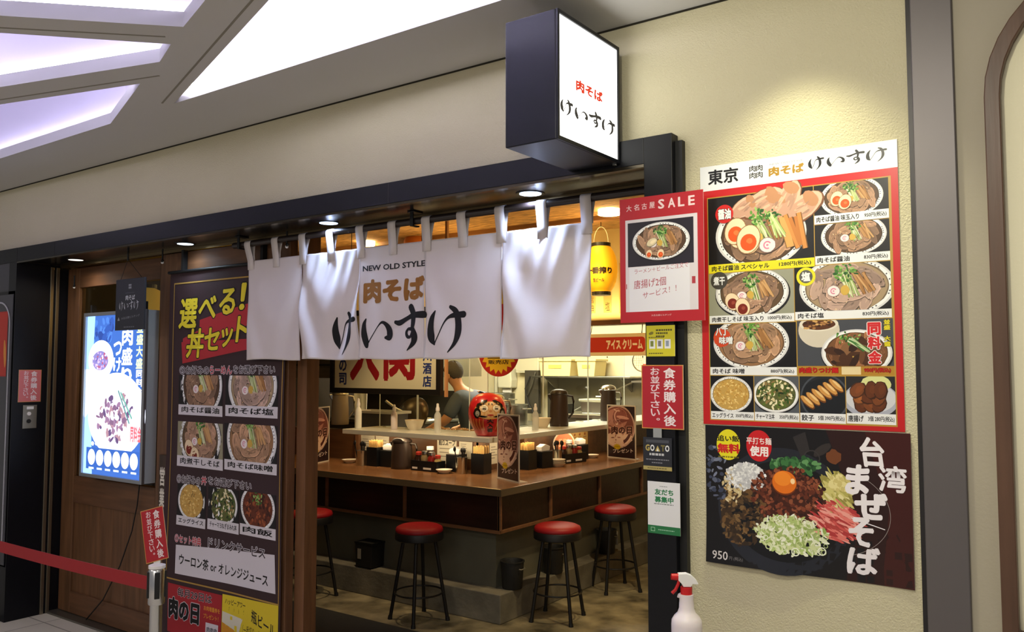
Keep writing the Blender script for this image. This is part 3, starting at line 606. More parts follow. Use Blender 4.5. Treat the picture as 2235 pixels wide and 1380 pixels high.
ot('②お好みの', -4.265, .957, -4.055, 1.005, (60, 50, 56), wht); ot('丼', -4.045, .962, -3.998, 1.008, (190, 50, 60), wht); ot('をお選び下さい', -3.985, .968, -3.60, 1.012, (60, 50, 56), wht)
bcell(-4.255, .728, -4.000, .955, .780, 'rice', -4.128, .868, .118, .105, 'エッグライス', 35)
bcell(-3.982, .732, -3.708, .958, .788, 'negi', -3.848, .872, .128, .105, 'チャーマヨねぎまみれ丼', 36)
bcell(-3.698, .738, -3.405, .962, .794, 'meat', -3.552, .885, .140, .118, '肉飯', 37)
ot('①セット特典', -4.262, .632, -4.03, .678, (190, 50, 60), wht); ot('ドリンクサービス', -3.97, .638, -3.485, .690, (60, 52, 58), wht, .015)
a.poly([(X(-4.249), .462), (X(-3.402), .478), (X(-3.412), .668), (X(-4.249), .618)], wht, 2)
a.text('ウーロン茶 or オレンジジュース', X(-4.215), .515, X(-3.462), .575, (22, 18, 20), .025, 4, rise=-.012)
rz(-4.31, .14, -3.836, .404, (160, 34, 42), 1); a.text('毎月29日は', X(-4.22), .345, X(-3.92), .392, (50, 24, 28), .02, 3, out=(210, 190, 196)); a.text('肉の日', X(-4.30), .215, X(-4.02), .335, (16, 12, 14), .06, 3, out=wht)
a.text('お肉増量券を', X(-3.985), .305, X(-3.85), .33, (220, 160, 40), .01, 3); a.text('プレゼント！', X(-3.985), .265, X(-3.86), .29, (220, 160, 40), .01, 3); rz(-3.965, .185, -3.86, .245, (214, 206, 214), 2); a.text('肉肉肉', X(-3.955), .195, X(-3.87), .225, (40, 40, 60), .02, 3)
a.poly([(X(-3.833), .14), (X(-3.378), .14), (X(-3.378), .425), (X(-3.833), .412)], (214, 190, 40), 1)
a.text('ハッピーアワー', X(-3.81), .365, X(-3.64), .395, blk, .025, 3); a.text('15時～18時限定', X(-3.81), .332, X(-3.64), .356, (60, 50, 20), .0, 3); a.text('瓶ビール', X(-3.59), .31, X(-3.40), .375, blk, .02, 3, rise=-.05); a.text('（一番搾りorハートランド）', X(-3.66), .235, X(-3.39), .285, (60, 46, 16), .0, 3)
a.poly([(X(-3.83), .14), (X(-3.67), .14), (X(-3.69), .235), (X(-3.83), .27)], (206, 140, 30), 2); a.poly([(X(-3.83), .27), (X(-3.69), .235), (X(-3.66), .31), (X(-3.83), .325)], (214, 208, 190), 2)
a.build('print', INK, bn, (0, 0, 0), (1, 0, 0), (0, 0, 1), dz=.0001, warp=bwarp, cut=.04, off=.0016)
B().tube([(-.01, -.004, 2.14), (BW + .01, -.004, 2.14)], .009, 10).obj('rod', black_matt, bn)
for x in (.12, .82): box('hanger', (x, -.012, 2.145), (x + .02, .015, 2.262), black_matt, bn)
# ================================================================== LIGHT BOX SIGN over the entrance
SX0, SX1, SY0, SY1, SZ0, SZ1 = -1.53, -1.336, 2.105, 2.498, 2.290, 2.695
ls = thing('projecting_light_sign', 'black projecting box sign with a glowing white face above the entrance', 'sign', (SX0, SY0, SZ0))
W_, D_, H_ = SX1 - SX0, SY1 - SY0, SZ1 - SZ0
B().box(0, 0, 0, W_ - .004, D_, H_).obj('casing', mat('sign_casing', (20, 22, 30), rough=.38, spec=.3), ls, bevel=.003)
B().strip([(0, 0), (D_, 0), (D_, H_), (0, H_)], [(.010, .012), (D_ - .010, .012), (D_ - .010, H_ - .012), (.010, H_ - .012)], W_ - .0045, W_ + .004, 'X').obj('face_frame', MATS['sign_casing'], ls, bevel=.001)
B().box(W_ - .0038, .011, .013, W_ - .0005, D_ - .011, H_ - .013).obj('lit_face', mat('lit_acrylic', (250, 250, 250), rough=.3, emit=2.6, ergb=(255, 255, 250)), ls)
a = Art(D_ - .022, H_ - .026); emb = Art(D_ - .022, H_ - .026); gold_ = Art(D_ - .022, H_ - .026); k = D_ - .022; hh = H_ - .026
for i in (0, 1):
    for j in (0, 1): emb.text('肉', .435 + .075 * i, .715 + .068 * j, .495 + .075 * i, .77 + .068 * j, (120, 120, 124), -.004, 1)
gold_.text('肉そば', .27, .44, .73, .54, (190, 40, 16), .05, 1)
keisuke(a, .04 * k, .19 * hh, .90 * k, .135 * hh, (30, 30, 34), 1, fat=1.9)
for nm_, aa in (('logo', emb), ('lettering', gold_), ('lettering', a)): aa.build(nm_, print_mat('backlit_lettering', .4, 1.0), ls, (W_ - .0004, .011, .013), (0, 1, 0), (0, 0, 1))
B().tube([(W_ - .012, D_ - .01, -.006), (W_ - .012, D_ - .01, .004)], .008, 10).obj('bolt', MATS['stainless_steel'], ls)

# ================================================================== DOWNLIGHTS in the soffit
DL = [(-5.312, 1.3, 12, (255, 250, 236), 'first'), (-4.13, 2.6, 8, (214, 236, 255), 'b'), (-2.978, 3.5, 24, (182, 210, 255), 'c'), (-1.826, 12, 30, (186, 212, 255), 'd')]
WHERE = ['round downlight in the black soffit above the left end of the wooden door', 'round downlight in the black soffit above the hanging menu banner', 'bluish bright downlight above the left part of the white curtain', 'brightest white downlight above the right end of the white curtain']
for (x, em, pw, colr, n), lab in zip(DL, WHERE):
    t = thing('downlight', lab, 'ceiling light', (x, 2.68, 2.2795), 0, 'soffit downlights')
    B().lathe([(.044, -.0015), (.056, -.003), (.058, 0)], n=28).obj('trim_ring', MATS['black_lacquer'], t, smooth=True)
    B().lathe([(.0, -.0022), (.043, -.0024), (.043, -.001)], n=28).obj('lens', mat('downlight_lens_' + n, (255, 255, 255), emit=em, ergb=colr), t)
    spot('downlight_beam', (x, 2.672, 2.27), (x, 2.60, 0), 160, 1.0, pw * .8, colr, .03)

# ================================================================== NOREN
NX = [-3.605, -3.195, -2.795, -2.395, -1.982, -1.568]; NZ1, NZ0, NY = 2.146, 1.636, 2.706
AMP = [.004, .012, .004, .004, .011]
def npan(x):
    for i in range(5):
        if x <= NX[i + 1] or i == 4: return i
def nwarp_i(i, x, z, l):
    xa, xb = NX[i], NX[i + 1]; u = (x - xa) / (xb - xa); v = (NZ1 - z) / (NZ1 - NZ0); e = min(1, v * 3) * (.35 + .65 * min(1, v * 1.6))
    A = AMP[i]; q = 2 * u - 1
    y = A * e * math.sin(2 * PI * (1.25 * v + .95 * q * q + .13 * i)) + A * .45 * e * math.sin(2 * PI * (2.1 * u + .8 * v + .3 * i))
    y += .35 * A * math.sin(2 * PI * (5 * u + 1.7 * v)) * math.exp(-((v - .15) / .25) ** 2) * (1 if i in (1, 4) else .3)
    ed = max(0, 1 - min(u, 1 - u) / .05); y += -.006 * ed * max(0, v - .4)
    s = max(0.0, (v - .38) / .62); pull = (.017 if i in (3, 4) else .010) * math.sin(PI * min(1, s * 1.05)) if s > 0 else 0
    xx = (xa + xb) / 2 + (x - (xa + xb) / 2) * (1 - pull)
    return Vector((xx, NY + y - l, z + (.004 * math.sin(u * 5 + i) * v)))
nor = thing('noren', 'white split door curtain with black and gold brushed lettering hanging in the shop entrance', 'curtain', (0, 0, 0))
cloth_m = mat('noren_cloth', (216, 206, 205), rough=.62, bump=.05, bscale=400)
seam_m = mat('noren_seam', (192, 184, 185), rough=.7)
for i in range(5):
    nx, nz = 54, 64; b = B()
    vs = [tuple(nwarp_i(i, NX[i] + (NX[i + 1] - NX[i]) * p / nx, NZ0 + (NZ1 - NZ0) * q / nz, 0)) for q in range(nz + 1) for p in range(nx + 1)]
    b.add(vs, [(q * (nx + 1) + p, q * (nx + 1) + p + 1, (q + 1) * (nx + 1) + p + 1, (q + 1) * (nx + 1) + p) for q in range(nz) for p in range(nx)])
    o = b.obj('cloth_panel', cloth_m, nor, smooth=True); sm = o.modifiers.new('thick', 'SOLIDIFY'); sm.thickness = .0012; sm.offset = 0
    for e0, e1, z0, z1 in ((NX[i] + .002, NX[i] + .006, NZ0, NZ1), (NX[i + 1] - .006, NX[i + 1] - .002, NZ0, NZ1)):
        sb = B(); n = 40; vv = []
        for q in range(n + 1):
            z = z0 + (z1 - z0) * q / n; vv += [tuple(nwarp_i(i, e0, z, .0011)), tuple(nwarp_i(i, e1, z, .0011))]
        sb.add(vv, [(2 * q, 2 * q + 1, 2 * q + 3, 2 * q + 2) for q in range(n)]); sb.obj('seam', seam_m, nor, smooth=True)
for i in range(11):
    x = -3.582 + .1998 * i; hw = .024; dx = -.018 if i == 0 else random.Random(i).uniform(-.004, .004); b = B(); vs = []; fs = []
    path = [(NY - .0045, 2.100, 0), (NY - .006, 2.146, .1), (NY - .0165, 2.222, 1)] + [(NY - .0175 * math.cos(t), 2.237 + .0175 * math.sin(t), 1) for t in [k * PI / 8 for k in range(9)]] + [(NY + .0155, 2.222, 1), (NY + .004, 2.175, .3), (NY + .003, 2.14, 0)]
    for y, z, k in path: vs += [(x - hw + dx * k, y, z), (x + hw + dx * k, y, z)]
    fs = [(2 * k, 2 * k + 1, 2 * k + 3, 2 * k + 2) for k in range(len(path) - 1)]; b.add(vs, fs)
    o = b.obj('tab', cloth_m, nor, smooth=True, ang=60); sm = o.modifiers.new('thick', 'SOLIDIFY'); sm.thickness = .0014
lw = [Art(1, 1) for _ in range(5)]
full = Art(1, 1)
full.text('NEW OLD STYLE', 3.605 - 2.773, 2.036, 3.605 - 2.393, 2.062, (40, 38, 42), .03, 1)
full.text('肉そば', 3.605 - 2.768, 1.888, 3.605 - 2.393, 1.998, (140, 92, 34), .055, 1)
keisuke(full, 3.605 - 2.958, 1.662, .777, .200, (16, 14, 18), 1, fat=2.15)
def nw(u, v, l): x = u - 3.605; return nwarp_i(npan(x), x, v, l)
full.build('lettering', INK, nor, (0, 0, 0), (1, 0, 0), (0, 0, 1), dz=.0001, warp=nw, cut=.012, off=.0017)
rd = thing('curtain_rod', 'dark brown round rod the white curtain hangs from', 'curtain rod', (-2.49, NY, 2.237))
B().tube([(-1.24, 0, 0), (1.24, 0, 0)], .0158, 16).obj('rod', mat('rod_brown', (46, 36, 34), rough=.32, spec=.6), rd, smooth=True)
for x in (-3.665, -2.455, -1.27):
    b = B().box(x + 2.49 - .009, -.024, -.02, x + 2.49 + .009, -.0185, .042).box(x + 2.49 - .009, -.024, -.024, x + 2.49 + .009, .02, -.0185).box(x + 2.49 - .02, -.03, .037, x + 2.49 + .02, .03, .042); b.obj('bracket', black_matt, rd, bevel=.001)
for x, lab in ((-4.38, 'small black clip hook with a white tip left of the menu banner'), (-5.52, 'small black clip hook over the left edge of the door glass'), (-3.30, 'small black clip hook behind the left curtain loops')):
    t = thing('clip_hook', lab, 'hook', (x, 2.70 if x > -5 else 2.78, 2.262 if x > -5 else 2.19), 0, 'clip hooks by the doors')
    B().tube([(0, 0, .012), (0, 0, -.05), (.008, -.008, -.062), (.018, -.004, -.055)], .005, 8).obj('hook', black_matt, t, smooth=True); B().lathe([(.003, -.074), (.008, -.070), (.008, -.062), (.003, -.058)], n=10).obj('tip', white_plastic, t, smooth=True)

# ================================================================== POSTERS on the right wall
def sheet(name, label, cat, x0, z0, w_, h_, y, art, m=None, group=None, th=.0012, back=None, curl=0.0):
    if curl:
        f = lambda u, v, l: Vector((x0 + u, y - l - curl * ((1 - min(1, v / (h_ * .5))) ** 2) * (.4 + .6 * math.sin(PI * u / w_ * 1.6 + .4)) - curl * .3 * (u / w_) ** 3, z0 + v))
        b = B(); nx, nz = 48, 48
        for s_ in (0, -th):
            b.add([tuple(f(w_ * i / nx, h_ * j / nz, s_)) for j in range(nz + 1) for i in range(nx + 1)], [(j * (nx + 1) + i, j * (nx + 1) + i + 1, (j + 1) * (nx + 1) + i + 1, (j + 1) * (nx + 1) + i) for j in range(nz) for i in range(nx)])
        o = b.obj(name, back or white_paper, smooth=True); warp = f
    else:
        o = box(name, (x0, y, z0), (x0 + w_, y + th, z0 + h_), back or white_paper); warp = None
    tag(o, label, cat, group); art.build('print', m or PAPER, o, (x0, y, z0), (1, 0, 0), (0, 0, 1), warp=warp, cut=.025 if curl else 0, off=.0009 if curl else .0004)
    return o

# menu poster
a = Art(.594, .83); RED = (190, 30, 34); WH = (232, 232, 236); BK = (20, 19, 22); YE = (226, 214, 36)
a.rect(0, 0, 1, 1, RED, 0); a.rect(0, .903, 1, 1, (228, 230, 236), 1)
a.text('東京', .045, .925, .215, .985, (24, 24, 28), .03, 2, rise=.0)
for i in (0, 1):
    for j in (0, 1): a.text('肉', .275 + .037 * i, .929 + .026 * j, .310 + .037 * i, .953 + .026 * j, (40, 38, 42), .02, 2)
a.text('NEW OLD STYLE', .385, .970, .555, .977, (120, 120, 126), .0, 2); a.text('肉そば', .378, .928, .560, .964, (160, 122, 40), .045, 2)
keisuke(a, .588 * .594, .930 * .83, .362 * .594, .050 * .83, (24, 24, 28), 2, fat=1.7)
gold = (176, 140, 60); a.rect(.038, .016, .968, .876, gold, 1)
def cell(x0, y0, x1, y1, ly, kind, seed, name, price, bgc=BK, lc=WH, tc=(24, 22, 24), bx=None, by=None, rx=None, ry=None, nw_=.5, pw=.24):
    a.rect(x0, ly, x1, y1, bgc, 2); a.clip = (x0 * a.w, ly * a.h, x1 * a.w, y1 * a.h)
    bx = bx or (x0 + x1) / 2; by = by or (ly + y1) / 2
    if kind == 'eggs': eggs_bowl(a, bx, by, rx, ry, seed, 3)
    elif kind: bowl(a, bx, by, rx, ry, kind, seed, 3)
    a.clip = None; a.rect(x0, y0, x1, ly, lc, 40); w_ = x1 - x0
    if name: a.text(name, x0 + w_ * .03, y0 + (ly - y0) * .18, x0 + w_ * (.03 + nw_), y0 + (ly - y0) * .82, tc, .025, 41)
    if price: a.text(price, x1 - w_ * (.02 + pw), y0 + (ly - y0) * .2, x1 - w_ * .03, y0 + (ly - y0) * .78, tc, .022, 41)
cell(.043, .580, .602, .872, .613, 'eggs', 11, '肉そば醤油 スペシャル', '1280円(税込)', lc=YE, bx=.325, by=.716, rx=.150 * 1.15, ry=.128, nw_=.56, pw=.30)
R = random.Random(77)
for (x, y, rx, ry, ro) in ((.25, .835, .060, .034, .5), (.345, .842, .085, .046, .45), (.415, .825, .05, .034, .9), (.468, .838, .082, .040, 1.05), (.545, .808, .085, .042, .55)):
    yy = y - .012; a.ell(x, yy, rx * 1.05, ry * 1.1, (120, 76, 52), 18, ro, .03, 20, R); a.ell(x, yy + .002, rx, ry, (214, 178, 156), 18, ro, .03, 20.2, R); a.ell(x - .004, yy - .003, rx * .9, ry * .78, (194, 150, 128), 16, ro, .05, 20.4, R)
    for m_ in range(9): g_ = R.choice([.84, 1.1, 1.16, .92]); a.ell(x + R.uniform(-.5, .5) * rx * .8, yy + R.uniform(-.4, .4) * ry, rx * R.uniform(.12, .34), ry * R.uniform(.06, .16), tuple(min(240, int(v * g_)) for v in (196, 152, 130)), 9, ro + R.uniform(-.2, .2), .15, 21, R)
    a.ell(x + math.cos(ro) * rx * .62, yy + math.sin(ro) * rx * .70, rx * .27, ry * .80, (184, 132, 98), 12, ro, .10, 20.6, R)
strips(a, .50, .715, .130, 6, 1.75, .075, .014, [(206, 138, 72), (222, 160, 92), (190, 118, 58)], R, 26); greens(a, .385, .775, .036, R, 30, 28); strips(a, .41, .745, .10, 7, 2.0, .03, .006, [(206, 214, 160), (176, 196, 120)], R, 27)
egg(a, .195, .735, .050, R, L=29); egg(a, .265, .700, .054, R, L=33); naruto(a, .365, .672, .030, 28)
a.ell(.135, .806, .036, .036, (200, 34, 32), 24, 0, 0, 37); a.text('醤油', .10, .785, .172, .826, WH, .05, 38, out=(40, 20, 20), ow=.05)
cell(.606, .731, .956, .872, .763, 'eggs', 12, '肉そば醤油 味玉入り', '950円(税込)', bx=.785, by=.818, rx=.106, ry=.072, nw_=.58, pw=.30)
cell(.606, .585, .956, .728, .616, 'shoyu', 13, '肉そば醤油', '830円(税込)', bx=.790, by=.682, rx=.110, ry=.072, nw_=.44, pw=.32)
cell(.043, .385, .496, .577, .415, 'niboshi', 14, '肉煮干しそば 味玉入り', '1000円(税込)', bgc=(150, 150, 132), bx=.275, by=.498, rx=.140, ry=.092, nw_=.62, pw=.28)
cell(.500, .388, .956, .582, .418, 'shio', 15, '肉そば塩', '830円(税込)', bx=.750, by=.500, rx=.162, ry=.105, nw_=.28, pw=.27)
cell(.043, .188, .503, .382, .218, 'miso', 16, '肉そば 味噌', '880円(税込)', bx=.265, by=.310, rx=.145, ry=.100, nw_=.38, pw=.27)
cell(.508, .190, .960, .385, .222, 'plain', 17, '', '', bgc=(70, 72, 80), lc=(176, 128, 44), bx=.79, by=.268, rx=.118, ry=.082)
a.clip = (.508 * a.w, .222 * a.h, .96 * a.w, .385 * a.h)
a.ell(.615, .350, .072, .062, (208, 198, 182), 30, 0, 0, 3); a.ell(.615, .372, .068, .026, (224, 216, 202), 30, 0, 0, 4); a.ell(.615, .371, .058, .020, (88, 50, 28), 26, 0, .02, 5, R)
for i in range(26): a.ell(.615 + R.uniform(-.07, .07), .371 + R.uniform(-.014, .014), .007, .004, R.choice([(170, 120, 70), (60, 34, 20), (206, 160, 100)]), 6, 0, .2, 6, R)
for i in range(30): a.ell(.77 + R.uniform(-.09, .1), .262 + R.uniform(-.045, .04), R.uniform(.016, .034), R.uniform(.008, .018), R.choice([(74, 44, 26), (52, 30, 20), (104, 66, 40), (132, 92, 60)]), 9, R.random() * 3, .15, 26 + i % 3, R)
greens(a, .735, .318, .03, R, 24, 30); strips(a, .80, .295, .07, 6, 2.5, .02, .006, [(180, 200, 150), (210, 220, 180), (70, 120, 60)], R, 30); a.clip = None
a.vtext('同料金', .845, .228, .905, .375, (206, 40, 44), .05, 42, out=(244, 226, 226), ow=.06); a.vtext('並盛 大盛', .918, .288, .948, .382, (222, 206, 40), .04, 42, out=(60, 60, 30), ow=.05)
a.text('肉盛りつけ麺', .515, .197, .705, .217, (190, 24, 20), .04, 42, out=(60, 12, 8), ow=.04); a.text('950円(税込)', .825, .198, .945, .216, (190, 24, 20), .03, 42, out=(60, 12, 8), ow=.05); a.rect(.72, .192, .81, .220, (226, 206, 160), 41)
a.ell(.10, .550, .034, .034, (66, 62, 58), 24, 0, .0, 40); a.text('煮干', .068, .532, .132, .566, WH, .04, 42)
a.ell(.558, .545, .034, .034, (222, 214, 40), 24, 0, 0, 40); a.ell(.558, .545, .024, .024, (90, 88, 84), 20, 0, 0, 41); a.text('塩', .535, .528, .58, .562, WH, .05, 42)
a.ell(.11, .33, .034, .036, (206, 70, 34), 22, 0, .04, 40, R); a.text('八丁', .075, .338, .145, .368, WH, .04, 42, out=(40, 30, 30)); a.text('味噌', .095, .305, .170, .335, WH, .04, 42, out=(40, 30, 30))
cell(.043, .020, .278, .185, .050, 'rice', 18, 'エッグライス', '350円(税込)', bx=.155, by=.115, rx=.082, ry=.068, nw_=.50, pw=.40)
cell(.282, .020, .511, .185, .052, 'negi', 19, 'チャーマヨ丼', '350円(税込)', bx=.392, by=.118, rx=.084, ry=.066, bgc=(84, 88, 96), nw_=.42, pw=.42)
cell(.515, .020, .735, .185, .054, None, 20, '餃子', '5個 390円(税込)', bgc=(36, 38, 44), nw_=.28, pw=.58)
a.clip = (.515 * a.w, .054 * a.h, .735 * a.w, .185 * a.h); a.ell(.635, .110, .086, .066, (26, 28, 34), 34, 0, 0, 3); a.ringp(.635, .110, .078, .084, (70, 74, 84), 30, 4)
for i in range(6): x, y = .552 + i * .028, .092 + i * .012; a.ell(x, y, .034, .012, (110, 62, 24), 14, -.75, .04, 5, R); a.ell(x, y + .003, .031, .010, (206, 148, 78), 14, -.75, .06, 6, R); a.ell(x + .004, y + .006, .02, .004, (232, 196, 136), 10, -.75, .1, 7, R)
a.clip = None
cell(.739, .022, .962, .186, .058, None, 21, '唐揚げ', '3個 280円(税込)', bgc=(40, 38, 40), nw_=.32, pw=.54)
a.clip = (.739 * a.w, .058 * a.h, .962 * a.w, .186 * a.h); a.ell(.85, .105, .090, .062, (170, 172, 190), 34, 0, 0, 3); a.ell(.85, .112, .082, .052, (206, 206, 214), 34, 0, 0, 4); a.ell(.875, .160, .05, .03, (214, 216, 150), 20, 0, .06, 5, R)
for i in range(9): blob(a, .80 + (i % 3) * .048 + R.uniform(-.01, .01), .09 + (i // 3) * .024, .030, .022, R.choice([(120, 66, 34), (150, 88, 44), (96, 50, 26)]), R, L=6 + i)
a.clip = None
sheet('menu_poster', 'big red-framed menu poster of noodle bowls with a white brush-lettered header', 'poster', -1.066, 1.419, .594, .83, 2.5475, a, GLOSS, curl=.0)

# mazesoba poster
a = Art(.602, .428); R = random.Random(9)
a.rect(0, 0, 1, 1, (20, 18, 22), 0); a.poly([(.70, 0), (1, 0), (1, 1), (.62, 1), (.74, .5)], (42, 18, 18), 1); a.poly([(.86, 0), (1, 0), (1, 1), (.80, 1), (.90, .5)], (62, 22, 20), 2)
a.ell(.40, .42, .47, .44, (34, 36, 46), 50, 0, .0, 1)
for i in range(46): a.ell(R.uniform(.01, .14), R.uniform(.45, .85), R.uniform(.008, .03), R.uniform(.006, .02), R.choice([(90, 96, 120), (60, 66, 90), (120, 126, 150)]), 8, R.random() * 3, .25, 2, R)
a.ell(.41, .42, .40, .35, (16, 16, 20), 46, 0, 0, 3)
a.poly([(.46, .94), (.52, .98), (.54, .86), (.50, .80)], (46, 42, 44), 2); a.ell(.60, .86, .07, .03, (50, 44, 44), 14, .6, .1, 2, R); a.ell(.655, .82, .05, .05, (110, 62, 34), 14, 0, .15, 2, R); a.ringp(.55, .80, .05, .058, (54, 50, 52), 14, 2)
def scat(n, cx, cy, rx, ry, cols, sx, sy, L, jit=.15, rot=None):
    for i in range(n):
        t, d = R.uniform(0, 2 * PI), R.random() ** .5; a.ell(cx + d * rx * math.cos(t), cy + d * ry * math.sin(t), R.uniform(*sx), R.uniform(*sy), R.choice(cols), 8, R.uniform(0, PI) if rot is None else rot + R.uniform(-.3, .3), jit, L + i % 4, R)
for cx_, cy_, rx_, ry_, c_ in ((.20, .37, .12, .21, (58, 42, 28)), (.215, .64, .10, .10, (196, 196, 202)), (.47, .74, .11, .05, (36, 72, 42)), (.665, .58, .07, .13, (176, 166, 92)), (.43, .53, .15, .19, (66, 30, 20)), (.665, .385, .085, .12, (178, 66, 62)), (.44, .26, .15, .125, (162, 180, 112))): a.ell(cx_, cy_, rx_ * a.w / a.h, ry_, c_, 26, 0, .08, 3.5, R)
scat(220, .20, .36, .125, .22, [(88, 66, 42), (64, 46, 30), (120, 92, 58), (48, 36, 26), (106, 76, 44)], (.012, .03), (.006, .016), 4)      # fish powder
scat(60, .14, .56, .05, .12, [(206, 186, 140), (180, 150, 100), (222, 206, 170)], (.012, .03), (.006, .012), 5)
scat(260, .215, .64, .105, .10, [(226, 226, 228), (206, 206, 210), (240, 240, 242), (184, 184, 190)], (.006, .018), (.005, .010), 8)          # rice
scat(90, .47, .74, .12, .055, [(40, 84, 46), (60, 112, 62), (30, 62, 36), (96, 146, 92)], (.012, .034), (.008, .02), 8)                      # chives
scat(120, .66, .58, .075, .13, [(206, 196, 120), (180, 170, 90), (226, 216, 160), (150, 140, 70)], (.015, .05), (.006, .014), 9, rot=-.9)    # bamboo and garlic
scat(50, .68, .64, .05, .06, [(226, 214, 150), (206, 190, 120)], (.01, .02), (.008, .016), 12)
scat(380, .43, .53, .19, .20, [(96, 44, 28), (72, 32, 22), (124, 62, 40), (52, 24, 18), (140, 78, 52)], (.010, .022), (.008, .016), 12)     # minced meat
scat(150, .66, .385, .105, .13, [(206, 84, 80), (226, 120, 112), (176, 56, 58), (236, 160, 150)], (.02, .06), (.005, .011), 16, rot=-.5)     # pink shreds
scat(300, .44, .26, .18, .135, [(206, 214, 160), (176, 196, 120), (226, 230, 200), (150, 172, 92), (236, 238, 220)], (.010, .03), (.006, .012), 18)   # leek rings
for i in range(30): x, y, r = .44 + R.uniform(-.16, .17), .25 + R.uniform(-.11, .12), R.uniform(.014, .03); a.ringp(x, y, r * .72, r, R.choice([(222, 228, 186), (196, 212, 146), (236, 240, 220)]), 14, 23 + i % 3)
a.ell(.413, .615, .088, .084, (120, 52, 14), 34, 0, 0, 28); a.ell(.413, .622, .085, .080, (222, 112, 26), 34, 0, 0, 29); a.ell(.405, .645, .060, .050, (238, 136, 40), 26, 0, 0, 30); a.ell(.455, .632, .016, .02, (252, 214, 160), 14, 0, 0, 31)
a.ell(.125, .862, .089, .112, (226, 214, 36), 36, 0, 0, 32); a.text('追い飯', .065, .885, .185, .93, (36, 32, 20), .03, 33); a.text('無料', .065, .80, .188, .87, (196, 34, 30), .05, 33); a.bars(.07, .767, .18, .778, (110, 100, 30), 7, 33, 2)
a.ell(.287, .866, .092, .112, (196, 30, 36), 36, 0, 0, 32); a.text('平打ち麺', .222, .875, .352, .925, (240, 226, 226), .02, 33); a.text('使用', .24, .79, .335, .865, (244, 236, 236), .04, 33)
wt = (236, 230, 238)
for i in range(24):
    t0, t1 = -1.15 + i * .085, -1.15 + (i + 1) * .085
    a.bar(.62 + .285 * math.cos(t0), .45 + .30 * math.sin(t0), .62 + .285 * math.cos(t1), .45 + .30 * math.sin(t1), .003, (150, 140, 140), 32)
a.text('台', .785, .765, .895, .965, wt, .035, 36, shear=-.12); a.text('湾', .855, .61, .980, .785, wt, .03, 36); a.text('ま', .700, .575, .810, .780, wt, .05, 36, shear=.1); a.text('ぜ', .745, .420, .895, .600, wt, .05, 36); a.text('そ', .715, .235, .830, .435, wt, .04, 36); a.text('ば', .700, .050, .845, .240, wt, .04, 36, shear=.1)
a.bar(.73, .42, .88, .365, .006, wt, 36)
a.text('950', .035, .030, .120, .090, (206, 200, 204), .01, 36); a.text('円 (税込)', .128, .032, .20, .062, (120, 116, 120), 0, 36)
sheet('mazesoba_poster', 'black poster of a noodle dish topped with an egg yolk, below the menu poster', 'poster', -1.060, .988, .602, .428, 2.5475, a, GLOSS, curl=.016)

# SALE poster
a = Art(.298, .416); a.rect(0, 0, 1, 1, (176, 36, 46), 0)
for i, c in enumerate('大名古屋'): a.text(c, .085 + i * .095, .895 + i * .002, .15 + i * .095, .945 + i * .002, (226, 196, 200), .015, 1)
for i, (c, w_) in enumerate(zip('SALE', (.075, .085, .075, .075))): a.text(c, .475 + i * .118, .888, .475 + i * .118 + w_, .965, (232, 206, 210), .03, 1)
a.rect(.07, .085, .93, .825, (214, 206, 214), 1); a.rect(.10, .445, .885, .80, (36, 32, 44), 2)
a.clip = (.10 * a.w, .445 * a.h, .885 * a.w, .80 * a.h); bowl(a, .50, .635, .245, .150, 'shoyu', 41, 3); R = random.Random(4); blob(a, .40, .63, .05, .03, (222, 206, 170), R, .5, L=28); egg(a, .50, .535, .035, R, L=28); egg(a, .36, .54, .032, R, L=28); a.clip = None
a.rect(.115, .085, .835, .44, (224, 222, 232), 33); hw = (172, 84, 96)
a.text('ラーメン＋ビールご注文で', .18, .385, .82, .425, hw, .0, 34, rise=.03); a.text('唐揚げ2個', .17, .265, .56, .335, hw, .006, 34, rise=.02); a.text('サービス！！', .28, .185, .68, .235, hw, .0, 34, rise=.05)
a.rect(.86, .285, .90, .34, (170, 60, 70), 34); a.rect(.075, .27, .085, .31, (170, 60, 70), 34); a.text('大名古屋ビルヂング', .38, .045, .62, .06, (226, 196, 200), 0, 1)
sheet('sale_poster', 'red sale poster with a noodle bowl and a handwritten note on the black column', 'poster', -1.328, 1.747, .298, .416, 2.484, a, GLOSS)

# ------------------------------------------------------------------ notices on the column
YC = 2.498
a = Art(.101, .101); a.rect(0, 0, 1, 1, (200, 190, 40), 0); a.ell(.17, .75, .09, .05, (120, 112, 40), 16, .3, .1, 1)
for i in range(3): a.bars(.34, .82 - i * .10, .34 + (.56, .42, .30)[i], .875 - i * .10, (70, 66, 24), 7 - i, 1, i)
for i in range(3): a.rect(.10 + i * .27, .25, .31 + i * .27, .55, (222, 222, 226), 1); a.rect(.14 + i * .27, .32, .25 + i * .27, .50, ((120, 130, 60), (120, 116, 124), (140, 150, 170))[i], 2)
a.bars(.08, .08, .60, .115, (90, 84, 30), 8, 1, 5); a.bars(.08, .60, .62, .63, (90, 84, 30), 8, 1, 6)
sheet('yellow_sticker', 'small yellow square notice on the black column under the sale poster', 'sticker', -1.240, 1.635, .101, .101, YC, a)
def ticket(w_, h_, red=(168, 28, 42)):
    a = Art(w_, h_); a.rect(0, 0, 1, 1, (196, 140, 70), 0); a.rect(.02, .014, .98, .986, red, 1)
    a.vtext('食券購入後', .53, .04, .82, .965, (232, 220, 226), .025, 2); a.vtext('お並び下さい。', .22, .06, .44, .965, (226, 206, 214), .02, 2); return a
sheet('queue_notice', 'red notice with white vertical writing on the black column', 'notice', -1.259, 1.400, .148, .207, YC - .001, ticket(.148, .207))
